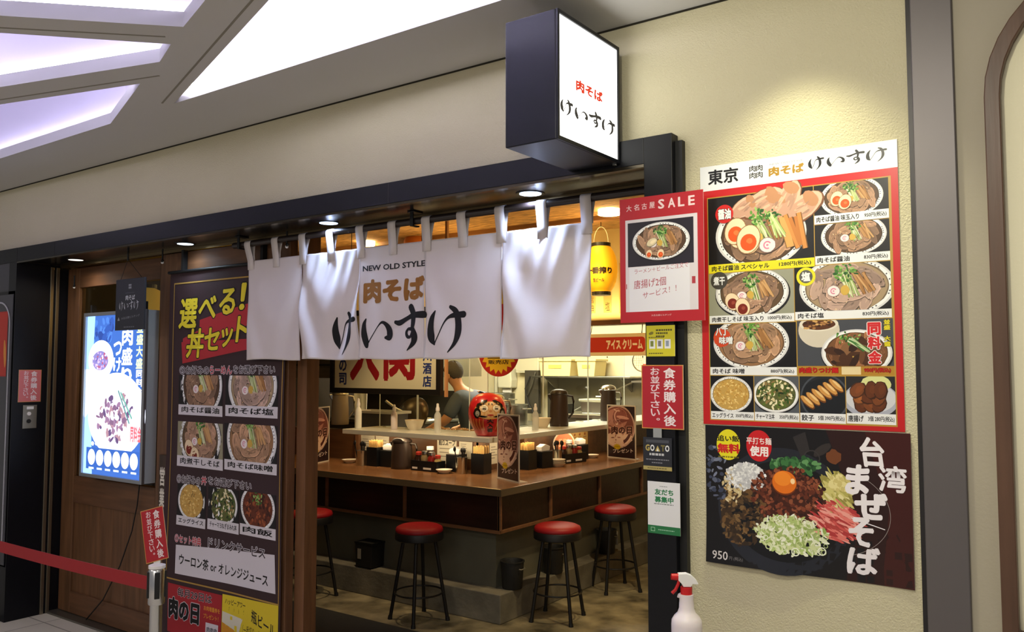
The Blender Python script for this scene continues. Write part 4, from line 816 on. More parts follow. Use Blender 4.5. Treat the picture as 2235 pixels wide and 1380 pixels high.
a = Art(.101, .105); a.rect(0, 0, 1, 1, (34, 36, 46), 0); a.rect(0, 0, 1, .12, (170, 154, 96), 1); a.rect(.10, .84, .90, .93, (70, 72, 82), 1)
for c, x, cl in (('G', .08, (180, 160, 90)), ('O', .25, (226, 226, 230)), ('T', .62, (120, 110, 60)), ('O', .77, (226, 226, 230))): a.text(c, x, .58, x + .15, .78, cl, .04, 2)
a.poly([(.42, .58), (.60, .58), (.51, .76)], (180, 160, 90), 2); a.poly([(.47, .58), (.55, .58), (.51, .68)], (226, 226, 230), 3); a.bars(.22, .45, .74, .52, (190, 190, 196), 5, 2, 1); a.bars(.10, .31, .90, .34, (130, 130, 140), 10, 2, 2); a.bars(.30, .215, .68, .245, (130, 130, 140), 5, 2, 3); a.bars(.15, .045, .85, .075, (100, 90, 50), 9, 2, 4)
g = thing('hanging_plate', 'small dark hanging plate with white and gold letters on the black column', 'sign', (-1.253, YC - .004, 1.267))
box('board', (0, -.001, 0), (.101, .001, .105), MATS['sign_board'], g); a.build('lettering', PAPER, g, (0, -.001, 0), (1, 0, 0), (0, 0, 1)); B().box(.036, -.001, .105, .066, .0, .135).obj('hang_tab', mat('clear_tab', (150, 152, 156), rough=.2), g)
a = Art(.113, .166); a.rect(0, 0, 1, 1, (222, 222, 228), 0); a.rect(0, 0, 1, .155, (34, 112, 66), 1); a.text('友だち', .22, .745, .80, .865, (40, 120, 74), .04, 2); a.text('募集中', .22, .60, .80, .72, (40, 120, 74), .04, 2); a.bars(.38, .905, .62, .92, (150, 150, 156), 4, 2, 1)
a.bars(.20, .565, .80, .582, (120, 126, 126), 8, 2, 2); a.frame(.09, .04, .22, .118, .012, (150, 190, 160), 2); a.bars(.32, .07, .82, .088, (150, 190, 166), 8, 2, 3)
sheet('friend_notice', 'white and green notice on the black column, lowest of the column notices', 'notice', -1.241, 1.064, .113, .166, YC, a)

# notice and switch on the left jamb (facing +x)
q = box('queue_notice', (-5.699, 2.535, 1.375), (-5.6975, 2.675, 1.583), white_paper); tag(q, 'red notice on the black jamb left of the wooden door, paled by a painted reflection', 'notice')
ticket(.14, .208, (206, 112, 116)).build('print', GLOSS, q, (-5.6975, 2.535, 1.375), (0, 1, 0), (0, 0, 1))  # red lightened so the print colour carries a glossy reflection
sw = thing('switch_panel', 'small steel switch plate with two round buttons on the black jamb', 'switch', (-5.6995, 2.61, 1.28))
box('plate', (0, -.043, -.075), (.005, .043, .075), steel_dull, sw, bevel=.001)
for z, r, m_ in ((.02, .012, white_plastic), (-.028, .013, black_matt)): B().tube([(.005, -.006, z), (.010, -.006, z)], r, 16).obj('button', m_, sw, smooth=True)
box('name_strip', (.005, -.02, .048), (.006, .022, .066), white_plastic, sw)
# neighbour's sign
nsn = thing('neighbour_sign', 'dark sign panel of the next shop with a pale rounded outline', 'sign', (-6.347, 2.506, 1.45))
box('board', (-.70, -.012, -1.1), (.625, .0, .62), mat('neighbour_board', (66, 66, 72), rough=.4), nsn, bevel=.002)
box('reveal', (-.71, -.006, -1.11), (.640, -.001, .64), black_matt, nsn)
B().strip(arch(-.60, .602, -1.0, .575, .15), arch(-.59, .592, -.99, .565, .14), -.016, -.0125, 'Y').obj('outline', mat('pale_line', (190, 190, 200), rough=.4), nsn)
a = Art(.55, .42); a.rect(0, 0, 1, 1, (186, 44, 36), 0); a.rect(.0, .02, .98, .98, (196, 54, 40), 1); a.ell(.95, .35, .04, .22, (226, 150, 60), 16, .1, .08, 2, R)
a.build('print', PAPER, nsn, (.018, -.0125, .09), (1, 0, 0), (0, 0, 1))

# ================================================================== BELT STANCHIONS
st = thing('belt_stanchion', 'silver belt stanchion with a tilted red notice clipped on top', 'stanchion', (-2.904, 1.80, 0), 0, 'queue barrier posts')
B().lathe([(0, 0), (.155, 0), (.158, .012), (.12, .026), (.03, .034)], n=36).obj('base', black_matt, st, smooth=True)
B().lathe([(.0215, .03), (.0215, .735)], n=24).obj('post', mat('polished_post', (196, 197, 202), rough=.25, metal=1), st, smooth=True)
B().lathe([(.027, .725), (.029, .73), (.029, .85), (.024, .856)], n=24).obj('cassette', MATS['polished_post'], st, smooth=True)
for t in (0, 90, 180, 270):
    c, s_ = math.cos(math.radians(t + 62)), math.sin(math.radians(t + 62)); b = B(); b.box(-.009, -.0335, .75, .009, -.026, .845)
    b.v = [(x * c - y * s_, x * s_ + y * c, z) for x, y, z in b.v]; b.obj('belt_slot', black_matt, st, bevel=.001)
s2 = dup(st, (-4.80, 1.785, 0), None, 'silver belt stanchion holding the far left end of the red belt')
s3 = dup(st, (-5.775, 2.32, 0), None, 'belt stanchion by the black jamb with only its dark round base in view')
u_ = Vector((-4.80 + 2.904, 1.785 - 1.80, 0)).normalized()
bl = B(); n_ = Vector((-u_.y, u_.x, 0)) * .0012
p0, p1 = Vector((-2.904, 1.80, 0)) + u_ * .033, Vector((-4.80, 1.785, 0)) - u_ * .033
N_ = 24; vs = []
for i in range(N_ + 1):
    p_ = p0.lerp(p1, i / N_); sag = -.010 * math.sin(PI * i / N_)
    for nn in (n_, -n_):
        for z in (.768, .818): vs.append((p_.x + nn.x, p_.y + nn.y, z + sag))
fs = []
for i in range(N_):
    k = i * 4; fs += [(k, k + 4, k + 5, k + 1), (k + 2, k + 3, k + 7, k + 6), (k + 1, k + 5, k + 7, k + 3), (k, k + 2, k + 6, k + 4)]
tag(bl.add(vs, fs).obj('retractable_belt', mat('belt_red', (150, 22, 32), rough=.6), smooth=True), 'dark red barrier belt stretched in front of the wooden door', 'belt')
# tilted red notice on the post
rn = thing('post_notice', 'tilted red notice with white writing standing on the belt post', 'notice', (-2.904, 1.80, .857))
rn.rotation_euler = (0, 0, math.radians(33))
B().lathe([(.030, 0), (.030, .010), (.012, .016)], n=20).obj('clip_foot', white_plastic, rn, smooth=True)
B().box(-.012, -.004, .012, .012, .004, .050).obj('clip', white_plastic, rn, bevel=.001)
ca, sa = math.cos(math.radians(13)), math.sin(math.radians(13))
bd = B().box(-.043, -.0065, 0, .043, -.0050, .197); rot = lambda x, z: (x * ca - z * sa * .62 + .004, .026 + x * sa * 1.2 + z * ca)
bd.v = [(rot(x, z)[0], y, rot(x, z)[1]) for x, y, z in bd.v]; bd.obj('card', white_paper, rn)
ticket(.086, .197).build('print', PAPER, rn, (0, 0, 0), (1, 0, 0), (0, 0, 1), warp=lambda u, v, l: Vector((rot(u - .043, v)[0], -.0065 - l, rot(u - .043, v)[1])))

# ================================================================== SPRAY BOTTLE on its stand
BXY = (-1.010, 2.272)
sd = thing('bottle_stand', 'small round pedestal under the white spray bottle beside the column', 'stand', (*BXY, 0))
B().lathe([(0, .70), (.13, .70), (.135, .708), (.13, .716), (0, .716)], n=32).obj('top', black_matt, sd, smooth=True); B().lathe([(.016, .02), (.016, .70)], n=16).obj('pole', steel, sd, smooth=True); B().lathe([(0, 0), (.12, 0), (.12, .012), (.02, .022)], n=32).obj('base', black_matt, sd, smooth=True)
sp = thing('spray_bottle', 'white spray bottle with a red trigger and collar beside the black column', 'spray bottle', (*BXY, .716), math.radians(35.5))
B().lathe([(.036, 0), (.043, .004), (.0435, .02), (.0435, .150), (.0425, .163), (.036, .174), (.026, .184), (.0215, .196), (.020, .22), (.0205, .236)], n=36).obj('body', mat('bottle_white', (232, 222, 228), rough=.35, sub=.2), sp, smooth=True, ang=70)
B().tube([(-.019, 0, .230), (-.024, 0, .232)], .006, 10).obj('lug', MATS['bottle_white'], sp, smooth=True)
B().lathe([(.0165, .2365), (.0168, .2565)], n=28).obj('collar', red_plastic, sp)['label'] = 'red screw collar'
B().lathe([(.0438, .02), (.0438, .120)], n=36).obj('label_band', red_plastic, sp)
hb = B().prism([(-.024, .290), (-.022, .2945), (.000, .2955), (.014, .290), (.026, .279), (.033, .267), (.031, .265), (.016, .266), (.012, .258), (-.010, .258), (-.014, .266), (-.024, .276)], -.011, .011, 'Y'); hb.obj('head', white_plastic, sp, bevel=.003)
B().tube([(-.022, 0, .284), (-.030, 0, .284), (-.043, 0, .285)], [.0095, .0095, .0085], 14).obj('nozzle', red_plastic, sp, smooth=True)['label'] = 'red nozzle tip'
B().tube([(-.020, 0, .274), (-.024, 0, .262), (-.031, 0, .248), (-.041, 0, .238)], [.0045, .0045, .0045, .005], 10).obj('trigger', red_plastic, sp, smooth=True)['label'] = 'red curved trigger'
# ================================================================== SHOP INTERIOR SHELL
wall_in = mat('interior_wall', (226, 206, 150), rough=.8)
struct(box('wall_interior_left', (-8.4, 2.86, 0), (-8.3, 9.1, 2.8), mat('dark_wall', (60, 52, 44), rough=.7)))
struct(box('wall_interior_right', (-1.28, 2.86, 0), (-1.18, 9.1, 2.8), mat('right_wall', (150, 126, 90), rough=.8)))
struct(box('wall_back', (-8.4, 8.6, 0), (-1.2, 8.7, 2.8), mat('back_wall', (206, 196, 164), rough=.7)), 'pale back wall of the kitchen')
wick = mat('woven_ceiling', (150, 112, 62), rough=.8, var=.55, vscale=9, stretch=(1, 3.2, 1), bump=.8, bscale=22)
struct(box('ceiling', (-8.4, 2.90, 2.77), (-1.2, 6.32, 2.83), wick), 'brown woven ceiling of the dining room')
struct(box('ceiling', (-8.4, 6.32, 2.70), (-1.2, 8.7, 2.83), mat('kitchen_ceiling', (196, 190, 168), rough=.8)), 'plain kitchen ceiling')
bw = box('trim_6', (-8.3, 6.22, 1.995), (-1.28, 6.32, 2.77), wall_in); struct(bw, 'bright cream bulkhead wall over the kitchen pass')
struct(box('trim_7', (-8.3, 6.19, 1.955), (-1.28, 6.33, 1.995), back_wood), 'brown wooden beam under the bulkhead wall')
struct(box('trim_8', (-8.3, 2.95, 2.68), (-1.28, 3.10, 2.77), MATS['header_wood']), 'brown ceiling beam inside the entrance')
for i, y in enumerate((3.9, 4.8, 5.6)): struct(box('trim_%d' % (9 + i), (-8.3, y, 2.735), (-1.28, y + .09, 2.77), wood('ceiling_batten', (120, 82, 46), 'X', .6, .25)), 'brown ceiling batten')
mt = tag(box('entry_mat', (-4.6, 2.90, 0), (-3.05, 3.86, .008), mat('mat_grey', (46, 46, 46), rough=.9, bump=.3, bscale=200)), 'dark grey entrance mat on the shop floor behind the door', 'mat')
# paper menu strips on the bulkhead
for i, (x, z0, z1, s_) in enumerate(((-3.335, 2.05, 2.475, '肉そば 味噌'), (-3.485, 2.06, 2.50, '肉そば 塩'), (-3.64, 2.06, 2.50, '肉そば 醤油'), (-3.21, 2.06, 2.50, '肉煮干しそば'))):
    a = Art(.075, z1 - z0); a.rect(0, 0, 1, 1, (206, 170, 104), 0); a.vtext(s_, .22, .03, .78, .97, (64, 44, 24), .0, 1)
    lab = ['paper menu strip ending in miso on the lit bulkhead wall right of the lantern', 'paper menu strip on the lit wall directly below the yellow lantern', 'paper menu strip hidden behind the white curtain edge on the lit wall', 'paper menu strip partly behind the red sale poster on the lit wall'][i]
    sheet('menu_strip', lab, 'paper strip', x, z0, .075, z1 - z0, 6.2175, a, None, 'menu strips on the bulkhead')
point('ceiling_fill', (-6.0, 5.2, 2.35), 10, (255, 206, 120), .12)  # added fill without a fixture, brightens the woven ceiling
area('bulkhead_glow', (-3.6, 6.12, 2.02), (-3.6, 6.2, 2.4), 1.6, .03, 7, (255, 226, 150))
# interior ceiling spots
for i, (x, y, em, lab) in enumerate(((-2.99, 5.43, 20, 'round warm ceiling downlight just left of the red sale poster'), (-5.6, 5.5, 20, 'warm ceiling downlight over the kitchen side of the left counter'), (-5.3, 4.4, 14, 'warm ceiling downlight over the left end of the counter'))):
    t = thing('ceiling_spot', lab, 'ceiling light', (x, y, 2.734), 0, 'dining room ceiling spots')
    B().lathe([(.085, 0), (.09, -.003), (.095, .0)], n=24).obj('trim_ring', mat('spot_ring', (206, 150, 80), rough=.4), t, smooth=True); B().lathe([(.0, -.004), (.084, -.003), (.084, .036)], n=24).obj('lens', mat('spot_lens', (255, 236, 190), emit=18, ergb=(255, 226, 160)), t)
cup = thing('copper_lamp', 'copper cup lamp on the woven ceiling glimpsed between the curtain loops', 'lamp', (-5.06, 5.6, 2.735))
B().lathe([(.0, .034), (.10, .033), (.115, .0), (.118, -.13), (.110, -.13), (.105, .0), (.0, .02)], n=28).obj('shade', mat('copper_shade', (186, 112, 56), rough=.35, metal=.5), cup, smooth=True); B().lathe([(0, -.115), (.03, -.105), (.04, -.07), (.03, -.03), (0, .01)], n=16).obj('bulb', mat('warm_bulb', (255, 226, 170), emit=30, ergb=(255, 216, 150)), cup, smooth=True)
point('copper_lamp_glow', (-5.06, 5.6, 2.54), 6, (255, 206, 130), .05)
point('ceiling_fill', (-3.2, 5.45, 2.35), 12, (255, 206, 120), .12)  # two more added fills under the woven ceiling, no fixtures
point('ceiling_fill', (-4.5, 5.3, 2.35), 12, (255, 206, 120), .12)

# yellow lantern
ln = thing('paper_lantern', 'glowing yellow paper lantern with black writing hanging in front of the bulkhead wall', 'lantern', (-3.26, 5.78, 2.375))
prof = [(.075, -.185)] + [(.128 * math.cos(math.radians(t)) ** .8 + .0 + .002 * (k % 2), .185 * math.sin(math.radians(t)) / math.sin(math.radians(66))) for k, t in enumerate(range(-60, 61, 6))] + [(.075, .185)]
B().lathe(prof, n=36).obj('shade', mat('lantern_paper', (240, 176, 36), rough=.6, emit=.38, ergb=(255, 170, 20)), ln, smooth=True, ang=80)
B().lathe([(.076, .180), (.076, .208), (.066, .208), (.066, .180)], n=24).obj('cap', black_matt, ln); B().lathe([(.072, -.208), (.076, -.208), (.076, -.180), (.0, -.180)], n=24).obj('rim', black_matt, ln)
B().tube([(.066 * math.cos(PI * k / 12), 0, .205 + .135 * math.sin(PI * k / 12)) for k in range(13)], .003, 6).obj('bail', mat('bail_wire', (226, 216, 190), rough=.5), ln, smooth=True); B().tube([(0, 0, .34), (0, 0, .394)], .003, 6).obj('hook', black_matt, ln)
a = Art(.22, .16); b2_ = Art(.22, .16); a.text('一番搾り', 0, .26, 1, .60, (30, 20, 8), .06, 1); b2_.text('生ビール', .30, -.14, .70, .06, (50, 32, 8), .04, 1)
for aa in (a, b2_): aa.build('lettering', PAPER, ln, (0, 0, 0), (1, 0, 0), (0, 0, 1), warp=lambda u, v, l: Vector(((.130 + l) * math.sin((u - .11) / .13 + .35), -(.130 + l) * math.cos((u - .11) / .13 + .35), v - .09)), cut=.012, off=.002)
point('lantern_glow', (-3.26, 5.62, 2.62), 1.6, (255, 220, 150), .04)

# ice cream sign
def framed(name, label, cat, x0, z0, w_, h_, y, art, fm, ft, pm, th=.02, m=None):
    t = thing(name, label, cat, (x0, y, z0))
    B().strip([(0, 0), (w_, 0), (w_, h_), (0, h_)], [(ft, ft), (w_ - ft, ft), (w_ - ft, h_ - ft), (ft, h_ - ft)], -th, 0, 'Y').obj('frame', fm, t, bevel=.002)
    B().box(ft * .9, -th * .6, ft * .9, w_ - ft * .9, -.001, h_ - ft * .9).obj('panel', pm, t)
    if art: art.build('print', m or PAPER, t, (ft, -th * .6, ft), (1, 0, 0), (0, 0, 1))
    return t
ice = thing('ice_cream_sign', 'cream enamel sign with a red band reading ice cream in white katakana', 'sign', (-3.66, 6.20, 1.695))
box('plate', (0, -.006, 0), (.60, 0, .185), mat('enamel_cream', (232, 214, 172), rough=.35), ice, bevel=.004)
a = Art(.60, .185); P = []
x0, z0, x1, z1, r_ = .03, .16, .955, .84, .05
for (cx, cy, t0) in ((x1 - r_, z1 - r_ * 3, 0), (x0 + r_, z1 - r_ * 3, 90), (x0 + r_, z0 + r_ * 3, 180), (x1 - r_, z0 + r_ * 3, 270)):
    for k in range(6): t = math.radians(t0 + k * 18); P.append((cx + r_ * math.cos(t), cy + r_ * 3 * math.sin(t)))
a.poly(P, (190, 48, 32), 1); a.text('アイス クリーム', .36, .28, .92, .74, (240, 226, 200), .05, 2, shear=-.08)
a.build('print', PAPER, ice, (0, -.006, 0), (1, 0, 0), (0, 0, 1))
for x in (.06, .54): B().tube([(x, -.003, .185), (x, .02, .262)], .003, 6).obj('hanger', black_matt, ice)
for x in (.22, .55): B().tube([(x, -.006, -.004), (x, -.006, -.018)], .004, 6).obj('rivet', black_matt, ice)

# ================================================================== COUNTER
CX, CY = -3.14, 4.27          # outer front corner of the L
struct(B().prism([(-8.2, CY), (CX, CY), (CX, 8.2), (-3.40, 8.2), (-3.40, 4.52), (-8.2, 4.52)], 0, .182).obj('curb', curb_m, bevel=.006), 'grey concrete step running round the foot of the counter')
ct = thing('counter', 'L-shaped dining counter with a brown wooden top and dark panelled front', 'counter', (CX, CY, 0))
ct['kind'] = 'thing'
def Lp(o0, o1, z0, z1, name, m, bev=0.0):   # L band between two inward offsets
    return B().prism([(-5.0, o0), (-o0, o0), (-o0, 3.9), (-o1, 3.9), (-o1, o1), (-5.0, o1)], z0, z1).obj(name, m, ct, bevel=bev)
Lp(.13, .17, .182, .555, 'lower_board', under_m)
Lp(.04, .16, .565, .79, 'front_panel', panel_wood)
Lp(.025, .05, .548, .568, 'bottom_trim', trim_wood, .002)
for x in (-1.62, -.84, -.028): box('batten', (x - .012, .026, .568), (x + .012, .042, .79), trim_wood, ct, bevel=.002)
for y in (.026, .62, 1.30, 2.0): box('batten', (-.042, y - .0, .568), (-.026, y + .024, .79), trim_wood, ct, bevel=.002)
Lp(-.02, .66, .79, .838, 'worktop', counter_wood, .006)
Lp(-.023, -.019, .792, .836, 'edge_band', mat('edge_band', (96, 84, 66), rough=.3), .001)
Lp(.63, .66, .8385, 1.075, 'splashboard', back_wood)
B().prism([(-1.815, .36), (-.36, .36), (-.36, 3.9), (-.78, 3.9), (-.78, .78), (-1.815, .78)], 1.0755, 1.113).obj('upper_shelf', mat('shelf_steel', (216, 218, 214), rough=.3, metal=.35), ct, bevel=.004)
Lp(.665, .76, .60, 1.074, 'shelf_support', panel_wood)
for x in (-1.90, -.66): box('post', (x - .02, .60, .838), (x + .02, .632, 1.075), trim_wood, ct)
box('post', (-.66, .60, .838), (-.60, .632, 1.075), trim_wood, ct)
for y in (1.15, 1.735): box('post', (-.632, y - .02, .838), (-.60, y + .02, 1.075), trim_wood, ct)
# notes pinned to the splashboard (front faces at y = CY+.63)
def note(x0, z0, w_, h_, label, art, group='notes on the splashboard'): return sheet('counter_note', label, 'note', x0, z0, w_, h_, CY + .6285, art, None, group)
def scribble(w_, h_, seed, n=5, title=None):
    a = Art(w_, h_); a.rect(0, 0, 1, 1, (206, 200, 184), 0); R = random.Random(seed)
    for i in range(n): y = .72 - i * .6 / n; a.rect(.12, y, .12 + R.uniform(.35, .7), y + .03, (120, 112, 104), 1)
    if title: a.text(title, .08, .70, .94, .94, (40, 34, 32), .03, 2)
    return a
note(-5.02, .90, .155, .155, 'white note paper on the splashboard beside the left meat-day stand', scribble(.155, .155, 1))
note(-4.855, .90, .15, .15, 'white note paper on the splashboard behind the chopstick box', scribble(.15, .15, 2, 4))
note(-4.20, .87, .19, .195, 'white note with brush writing about soup above the condiment rack', scribble(.19, .195, 3, 4, '割りスープ'))
note(-3.985, .92, .125, .145, 'white note paper on the splashboard just left of the daruma', scribble(.125, .145, 4, 6))
note(-3.84, .90, .09, .16, 'narrow white note paper on the splashboard at the counter corner', scribble(.09, .16, 6, 7))
def note_r(y0, z0, w_, h_, label, art, name='counter_note', cat='note'):
    o = box(name, (CX - .6298, y0, z0), (CX - .6286, y0 + w_, z0 + h_), white_paper); tag(o, label, cat)
    art.build('print', PAPER, o, (CX - .6286, y0, z0), (0, 1, 0), (0, 0, 1)); return o
note_r(4.99, .88, .13, .17, 'white note paper on the right splashboard beside the turned meat-day stand', scribble(.13, .17, 8, 5))
a = Art(.36, .205); a.rect(0, 0, 1, 1, (196, 160, 96), 0)
for i in range(4):
    for j in range(3): a.ell(.15 + i * .235, .20 + j * .31, .07, .055, (150, 84, 44), 10, .3, .25, 1, random.Random(i + 4 * j)); a.bars(.08 + i * .235, .07 + j * .31, .22 + i * .235, .10 + j * .31, (120, 80, 44), 3, 1, i + j)
note_r(6.06, .850, .36, .205, 'wide tan menu card on the right splashboard beside the far meat-day stand', a, 'menu_card', 'menu card').location.x += .0025
# ================================================================== STOOLS
def make_stool(label):
    t = thing('bar_stool', label, 'stool', (0, 0, 0), 0, 'red bar stools at the counter')
    B().lathe([(0, .548), (.140, .548), (.150, .556), (.152, .566), (.146, .582), (.125, .592), (.07, .597), (0, .599)], n=40).obj('seat', red_vinyl, t, smooth=True, ang=70)
    B().lathe([(.0, .505), (.148, .505), (.154, .510), (.154, .552), (.151, .556), (0, .552)], n=40).obj('seat_band', black_matt, t, smooth=True)
    for k in range(4):
        c, s_ = math.cos(PI / 4 + k * PI / 2), math.sin(PI / 4 + k * PI / 2)
        g = B().tube([(.100 * c, .100 * s_, .508), (.184 * c, .184 * s_, .008)], .0115, 12).obj('leg', mat('stool_black', (22, 21, 22), rough=.45), t, smooth=True)
        B().tube([(.183 * c, .183 * s_, .022), (.186 * c, .186 * s_, 0)], [.0135, .015], 12).obj('foot_cap', black_matt, g, smooth=True)
    B().ring((0, 0, .175), .153, .006, 40, 8).obj('foot_ring', MATS['stool_black'], t, smooth=True)
    return t
s0 = make_stool('red round bar stool in the middle of the left counter side, in full view'); s0.location = (-3.627, 4.06 - .0, 0); s0.rotation_euler = (0, 0, math.radians(-13.7))
dup(s0, (-2.921, 4.591, 0), math.radians(13.6), 'red round bar stool nearest the counter corner on the right counter side')
dup(s0, (-2.962, 5.436, 0), math.radians(-37.9), 'red round bar stool second from the corner on the right counter side')
dup(s0, (-4.62, 4.03, 0), math.radians(-8), 'red round bar stool partly hidden behind the brown door post')
dup(s0, (-2.88, 6.18, 0), math.radians(10), 'red bar stool almost hidden behind the black column, one leg showing')

# bins by the counter foot
def bin_(x, y, z, r, h, label, rz=0, tagp=None):
    t = thing('waste_bin', label, 'bin', (x, y, z), rz, 'black bins along the counter foot')
    B().lathe([(r * .82, 0), (r * .86, .004), (r, h), (r + .005, h + .003), (r + .005, h + .010), (r - .004, h + .010), (r - .008, h), (r * .80, .012), (0, .010)], n=28).obj('body', mat('bin_black', (34, 34, 34), rough=.6, bump=.2, bscale=50), t, smooth=True)
    if tagp: box('tag', tagp[:3], tagp[3:], mat('bin_tag', (150, 146, 136), rough=.6), t)
    B().tube([(r * .98, -.03, h * .80), (r * 1.12, -.02, h * .78), (r * 1.12, .02, h * .78), (r * .98, .03, h * .80)], .004, 8).obj('handle', mat('bin_handle', (120, 116, 104), rough=.4), t, smooth=True)
    return t
bin_(-3.180, 4.455, .1825, .075, .165, 'small round black bin on the concrete step at the counter corner')
bin_(-3.185, 4.95, .1825, .075, .17, 'black bin behind the bar stool nearest the counter corner', .3)
bin_(-3.185, 5.70, .1825, .075, .17, 'black bin with a tall pale tag behind the second bar stool', .2, (.058, .035, .06, .080, .045, .16))
t = thing('hanging_box', 'black basket with a white tag hung under the left counter beside the full stool', 'box', (-4.34, 4.398, .19))
B().prism([(-.075, 0), (.075, 0), (.085, .165), (-.085, .165)], -.13, 0, 'Y').obj('body', mat('basket_black', (28, 28, 28), rough=.6), t, bevel=.004); box('tag', (-.055, -.1325, .055), (-.022, -.1302, .125), MATS['bin_tag'], t); B().strip([(-.087, .0), (.087, 0), (.087, -.132), (-.087, -.132)], [(-.078, -.008), (.078, -.008), (.078, -.124), (-.078, -.124)], .160, .172, 'Z').obj('rim', black_matt, t)

# ================================================================== THINGS ON THE COUNTER
CT = .8382
def popstand(x, y, rz, label):
    t = thing('table_stand', label, 'table sign', (x, y, CT), rz, 'meat-day table stands')
    w_, h_ = .31, .445
    B().strip([(0, 0), (w_, 0), (w_, h_), (0, h_)], [(.010, .010), (w_ - .010, .010), (w_ - .010, h_ - .010), (.010, h_ - .010)], -.006, .0, 'Y').obj('frame', mat('stand_frame', (206, 198, 188), rough=.25), t)
    box('board', (.008, -.003, .008), (w_ - .008, -.0005, h_ - .008), white_paper, t); box('foot', (.02, 0, 0), (w_ - .02, .07, .004), MATS['stand_frame'], t)
    a = Art(w_ - .018, h_ - .018); R = random.Random(3); a.rect(0, 0, 1, 1, (46, 32, 36), 0)
    a.clip = (0, 0, a.w, a.h)
    a.ell(.36, .60, .44, .40, (206, 176, 168), 40, 0, 0, 1); a.ell(.36, .60, .425, .385, (120, 70, 66), 40, 0, 0, 2)
    a.ell(.30, .74, .30, .22, (176, 122, 112), 22, .3, .03, 3, R); a.ell(.44, .80, .17, .15, (140, 82, 76), 18, .2, .06, 4, R); a.ringp(.42, .80, .10, .13, (206, 160, 150), 18, 5, 1.5, 4.6); a.ell(.56, .72, .14, .035, (120, 62, 58), 14, .2, .06, 5, R); a.ell(.55, .78, .16, .03, (206, 150, 140), 14, -.1, .06, 5, R)
    a.ell(.40, .36, .34, .16, (222, 194, 180), 26, .1, .05, 4, R)
    for i in range(40): a.ell(R.uniform(.05, .75), R.uniform(.25, .95), R.uniform(.01, .05), R.uniform(.005, .018), R.choice([(150, 92, 84), (196, 150, 138), (110, 60, 56), (220, 186, 172)]), 8, R.uniform(0, PI), .2, 6, R)
    a.ringp(.36, .60, .40, .425, (190, 160, 152), 36, 7); a.ringp(.36, .60, .30, .36, (84, 40, 40), 20, 7, -1.1, -.2)
    a.clip = None
    a.text('肉の日', .12, .44, .90, .60, (66, 28, 28), .05, 8, rise=.03, out=(206, 166, 156), ow=.05)
    P = []
    for i in range(24): q = .105 if i % 2 else .07; P.append((.34 + q * 1.5 * math.cos(i * PI / 12), .205 + q * .62 * math.sin(i * PI / 12)))
    a.poly(P, (206, 176, 30), 10); a.text('お肉増量券', .24, .190, .44, .222, (110, 84, 10), .0, 11); a.bars(.56, .205, .82, .215, (66, 40, 40), 5, 11, 2); a.text('プレゼント', .18, .075, .92, .155, (214, 200, 196), .025, 11, rise=.04)
    a.build('print', GLOSS, t, (.009, -.003, .009), (1, 0, 0), (0, 0, 1), dz=.00008); return t
p1 = popstand(-5.095, 4.41, math.radians(108), 'meat-day table stand at the left end of the counter beside the door post')
def pops(x, y, rz, label): return dup(p1, (x, y, CT), rz, label)
pops(-3.455, 4.67, math.radians(-26), 'meat-day table stand turned sideways at the counter corner before the daruma')
pops(-3.49, 6.28, math.radians(-12), 'meat-day table stand facing the street at the far right of the counter')

def chopbox(x, y, rz, label):
    t = thing('chopstick_box', label, 'chopstick holder', (x, y, CT), rz, 'chopstick boxes on the counter')
    b = B().box(-.055, -.05, 0, .055, .05, .006).box(-.055, -.05, .006, -.050, .05, .145).box(.050, -.05, .006, .055, .05, .145).box(-.050, -.05, .006, .050, -.045, .145).box(-.050, .045, .006, .050, .05, .145); b.obj('box', mat('box_black', (18, 20, 24), rough=.35), t)
    R = random.Random(4)
    for i in range(8):
        for j in range(3): xx, yy = -.042 + i * .012, -.030 + j * .028; box('chopsticks', (xx - .004, yy - .004, .008), (xx + .004, yy + .004, .195 + R.uniform(-.004, .006)), mat('chopstick_wood', (206, 166, 100), rough=.6), t)
    return t
c0 = chopbox(-4.655, 4.705, 0, 'black chopstick box left of the brown water jug on the counter')
dup(c0, (-3.700, 4.80, CT), .05, 'black chopstick box left of the turned meat-day stand at the corner')
dup(c0, (-3.575, 5.20, CT), 1.57, 'black chopstick box right of the turned meat-day stand on the right counter')
def holder(x, y, rz, label):
    t = thing('napkin_box', label, 'napkin holder', (x, y, CT), rz, 'black napkin boxes on the counter')
    B().box(-.06, -.05, 0, .06, .05, .125).obj('box', MATS['box_black'], t, bevel=.003); B().prism([(-.045, .125), (.045, .125), (.05, .160), (.0, .178), (-.048, .158)], -.03, .03, 'Y').obj('napkins', white_paper, t, bevel=.004); return t
n0 = holder(-4.535, 4.73, 0, 'black napkin box with white napkins just left of the brown jug')
dup(n0, (-3.93, 4.80, CT), 0, 'black napkin box with white napkins behind the spoon cup near the corner')
dup(n0, (-3.54, 5.36, CT), 1.4, 'black napkin box with white napkins on the right counter')
dup(n0, (-3.60, 6.00, CT), 1.5, 'black napkin box beside the condiment rack on the right counter')
